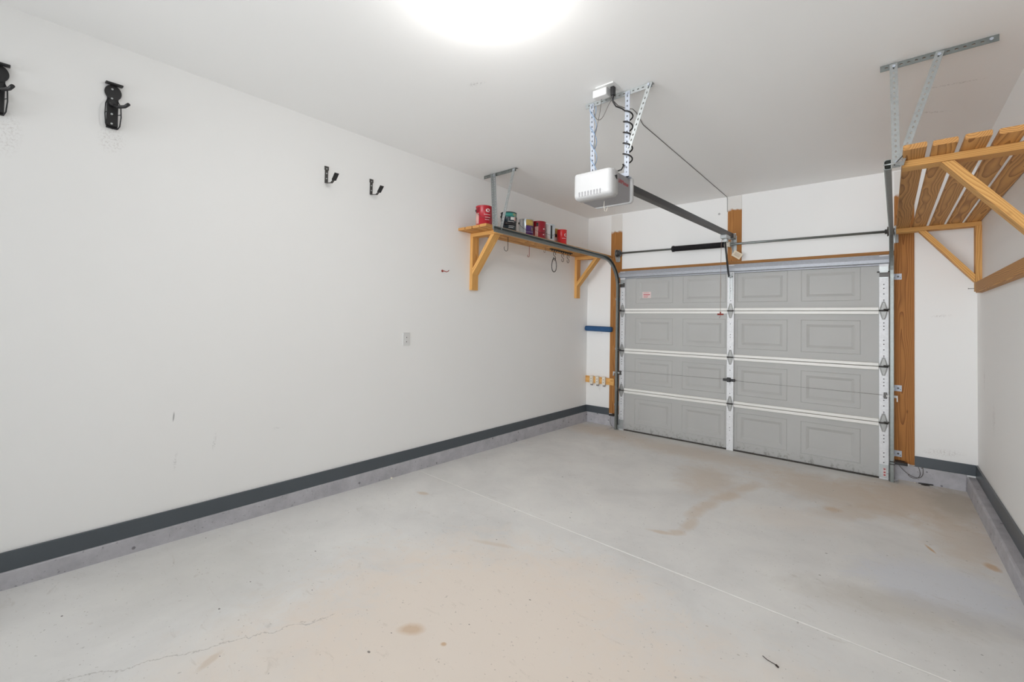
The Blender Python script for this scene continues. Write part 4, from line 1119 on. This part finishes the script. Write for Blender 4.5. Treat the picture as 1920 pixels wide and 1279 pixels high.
# ------------------------------------------------------------------ safety sensors, wires, litter
se = thing('safety_sensor', 'black safety sensor with wire low beside the right door track', 'sensor', (3.37, -0.1, 0.17))
MB().box((3.337, -0.135, 0.158), (3.425, -0.085, 0.182)).box((3.337, -0.10, 0.165), (3.41, -0.0105, 0.176)).build('sensor_body', m_black, se, 0.004)
MB().box((3.302, -0.135, 0.172), (3.338, -0.128, 0.18)).box((3.302, -0.135, 0.150), (3.338, -0.128, 0.157)).build('mounting_clip', m_black, se)
MB().cyl((3.425, -0.11, 0.17), (3.436, -0.11, 0.166), 0.010, 12).build('sensor_lens', m_white, se)
MB().tube(bez([(3.36, -0.09, 0.158), (3.40, -0.06, 0.08), (3.47, -0.03, 0.02), (3.53, -0.027, 0.02), (3.545, -0.027, 0.06), (3.53, -0.026, 0.13), (3.53, -0.018, 0.15)], 22), 0.0026, 6).build('lead_wire', m_wire_grey, se)
MB().tube(bez([(3.50, -0.026, 0.145), (3.525, -0.026, 0.08), (3.52, -0.027, 0.03), (3.46, -0.027, 0.015), (3.43, -0.03, 0.06)], 18), 0.0022, 6).build('wire_loop', m_wire_grey, se)
se2 = thing('safety_sensor', 'black safety sensor low beside the left door track', 'sensor', (0.46, -0.1, 0.17))
MB().box((0.425, -0.12, 0.158), (0.498, -0.085, 0.182)).box((0.43, -0.10, 0.165), (0.498, -0.0105, 0.176)).build('sensor_body', m_black, se2, 0.004)
MB().tube(bez([(0.45, -0.10, 0.158), (0.40, -0.05, 0.10), (0.39, -0.03, 0.03), (0.43, -0.025, 0.002)], 14), 0.0026, 6).build('lead_wire', m_wire_grey, se2)
# litter on the floor
def pebble(name, x, y, r, m, label, sq=0.7):
    b = MB()
    prof = [(0.0, -1), (0.55, -0.85), (0.9, -0.45), (1.0, 0), (0.85, 0.5), (0.5, 0.85), (0, 1)]
    b.lathe([(p * r, h * r * sq) for p, h in prof], (x, y, fz(x, y) + r * sq * 0.97), 10)
    for v in b.v: v.x += 0.15 * r * math.sin(v.y * 900); v.y += 0.15 * r * math.cos(v.x * 700)
    return tag(b.build(name, m), label, 'pebble')
pebble('pebble', 0.040, -3.245, 0.011, m_ivory, 'small white pebble against the left curb')
b = MB().tube([(2.892, -3.396, fz(2.9, -3.4) + 0.004), (2.912, -3.409, fz(2.9, -3.41) + 0.004), (2.938, -3.413, fz(2.9, -3.41) + 0.003), (2.949, -3.420, fz(2.9, -3.42) + 0.003)], 0.0014, 6)
b.cyl((2.943, -3.416, fz(2.95, -3.42) + 0.004), (2.953, -3.422, fz(2.95, -3.42) + 0.003), 0.0036, 8)
tag(b.build('twig', m_ink), 'thin dark twig on the concrete floor near the viewer', 'twig')
b = MB().tube([(3.50, -0.04, 0.004), (3.54, -0.034, 0.006), (3.60, -0.030, 0.008)], 0.0045, 6)
tag(b.build('rubber_scrap', m_black), 'black rubber scrap by the curb right of the door', 'scrap')
b = MB().prism([(3.515, -0.075, 0.001), (3.545, -0.085, 0.001), (3.575, -0.062, 0.001), (3.56, -0.048, 0.001), (3.53, -0.05, 0.001)], (0, 0, 0.006))
tag(b.build('dead_leaf', m_seal), 'brown leaf scrap on the floor in front of the black rubber scrap', 'leaf')
pebble('pebble', 3.478, -0.05, 0.007, m_ivory, 'tiny pale pebble by the right door curb')
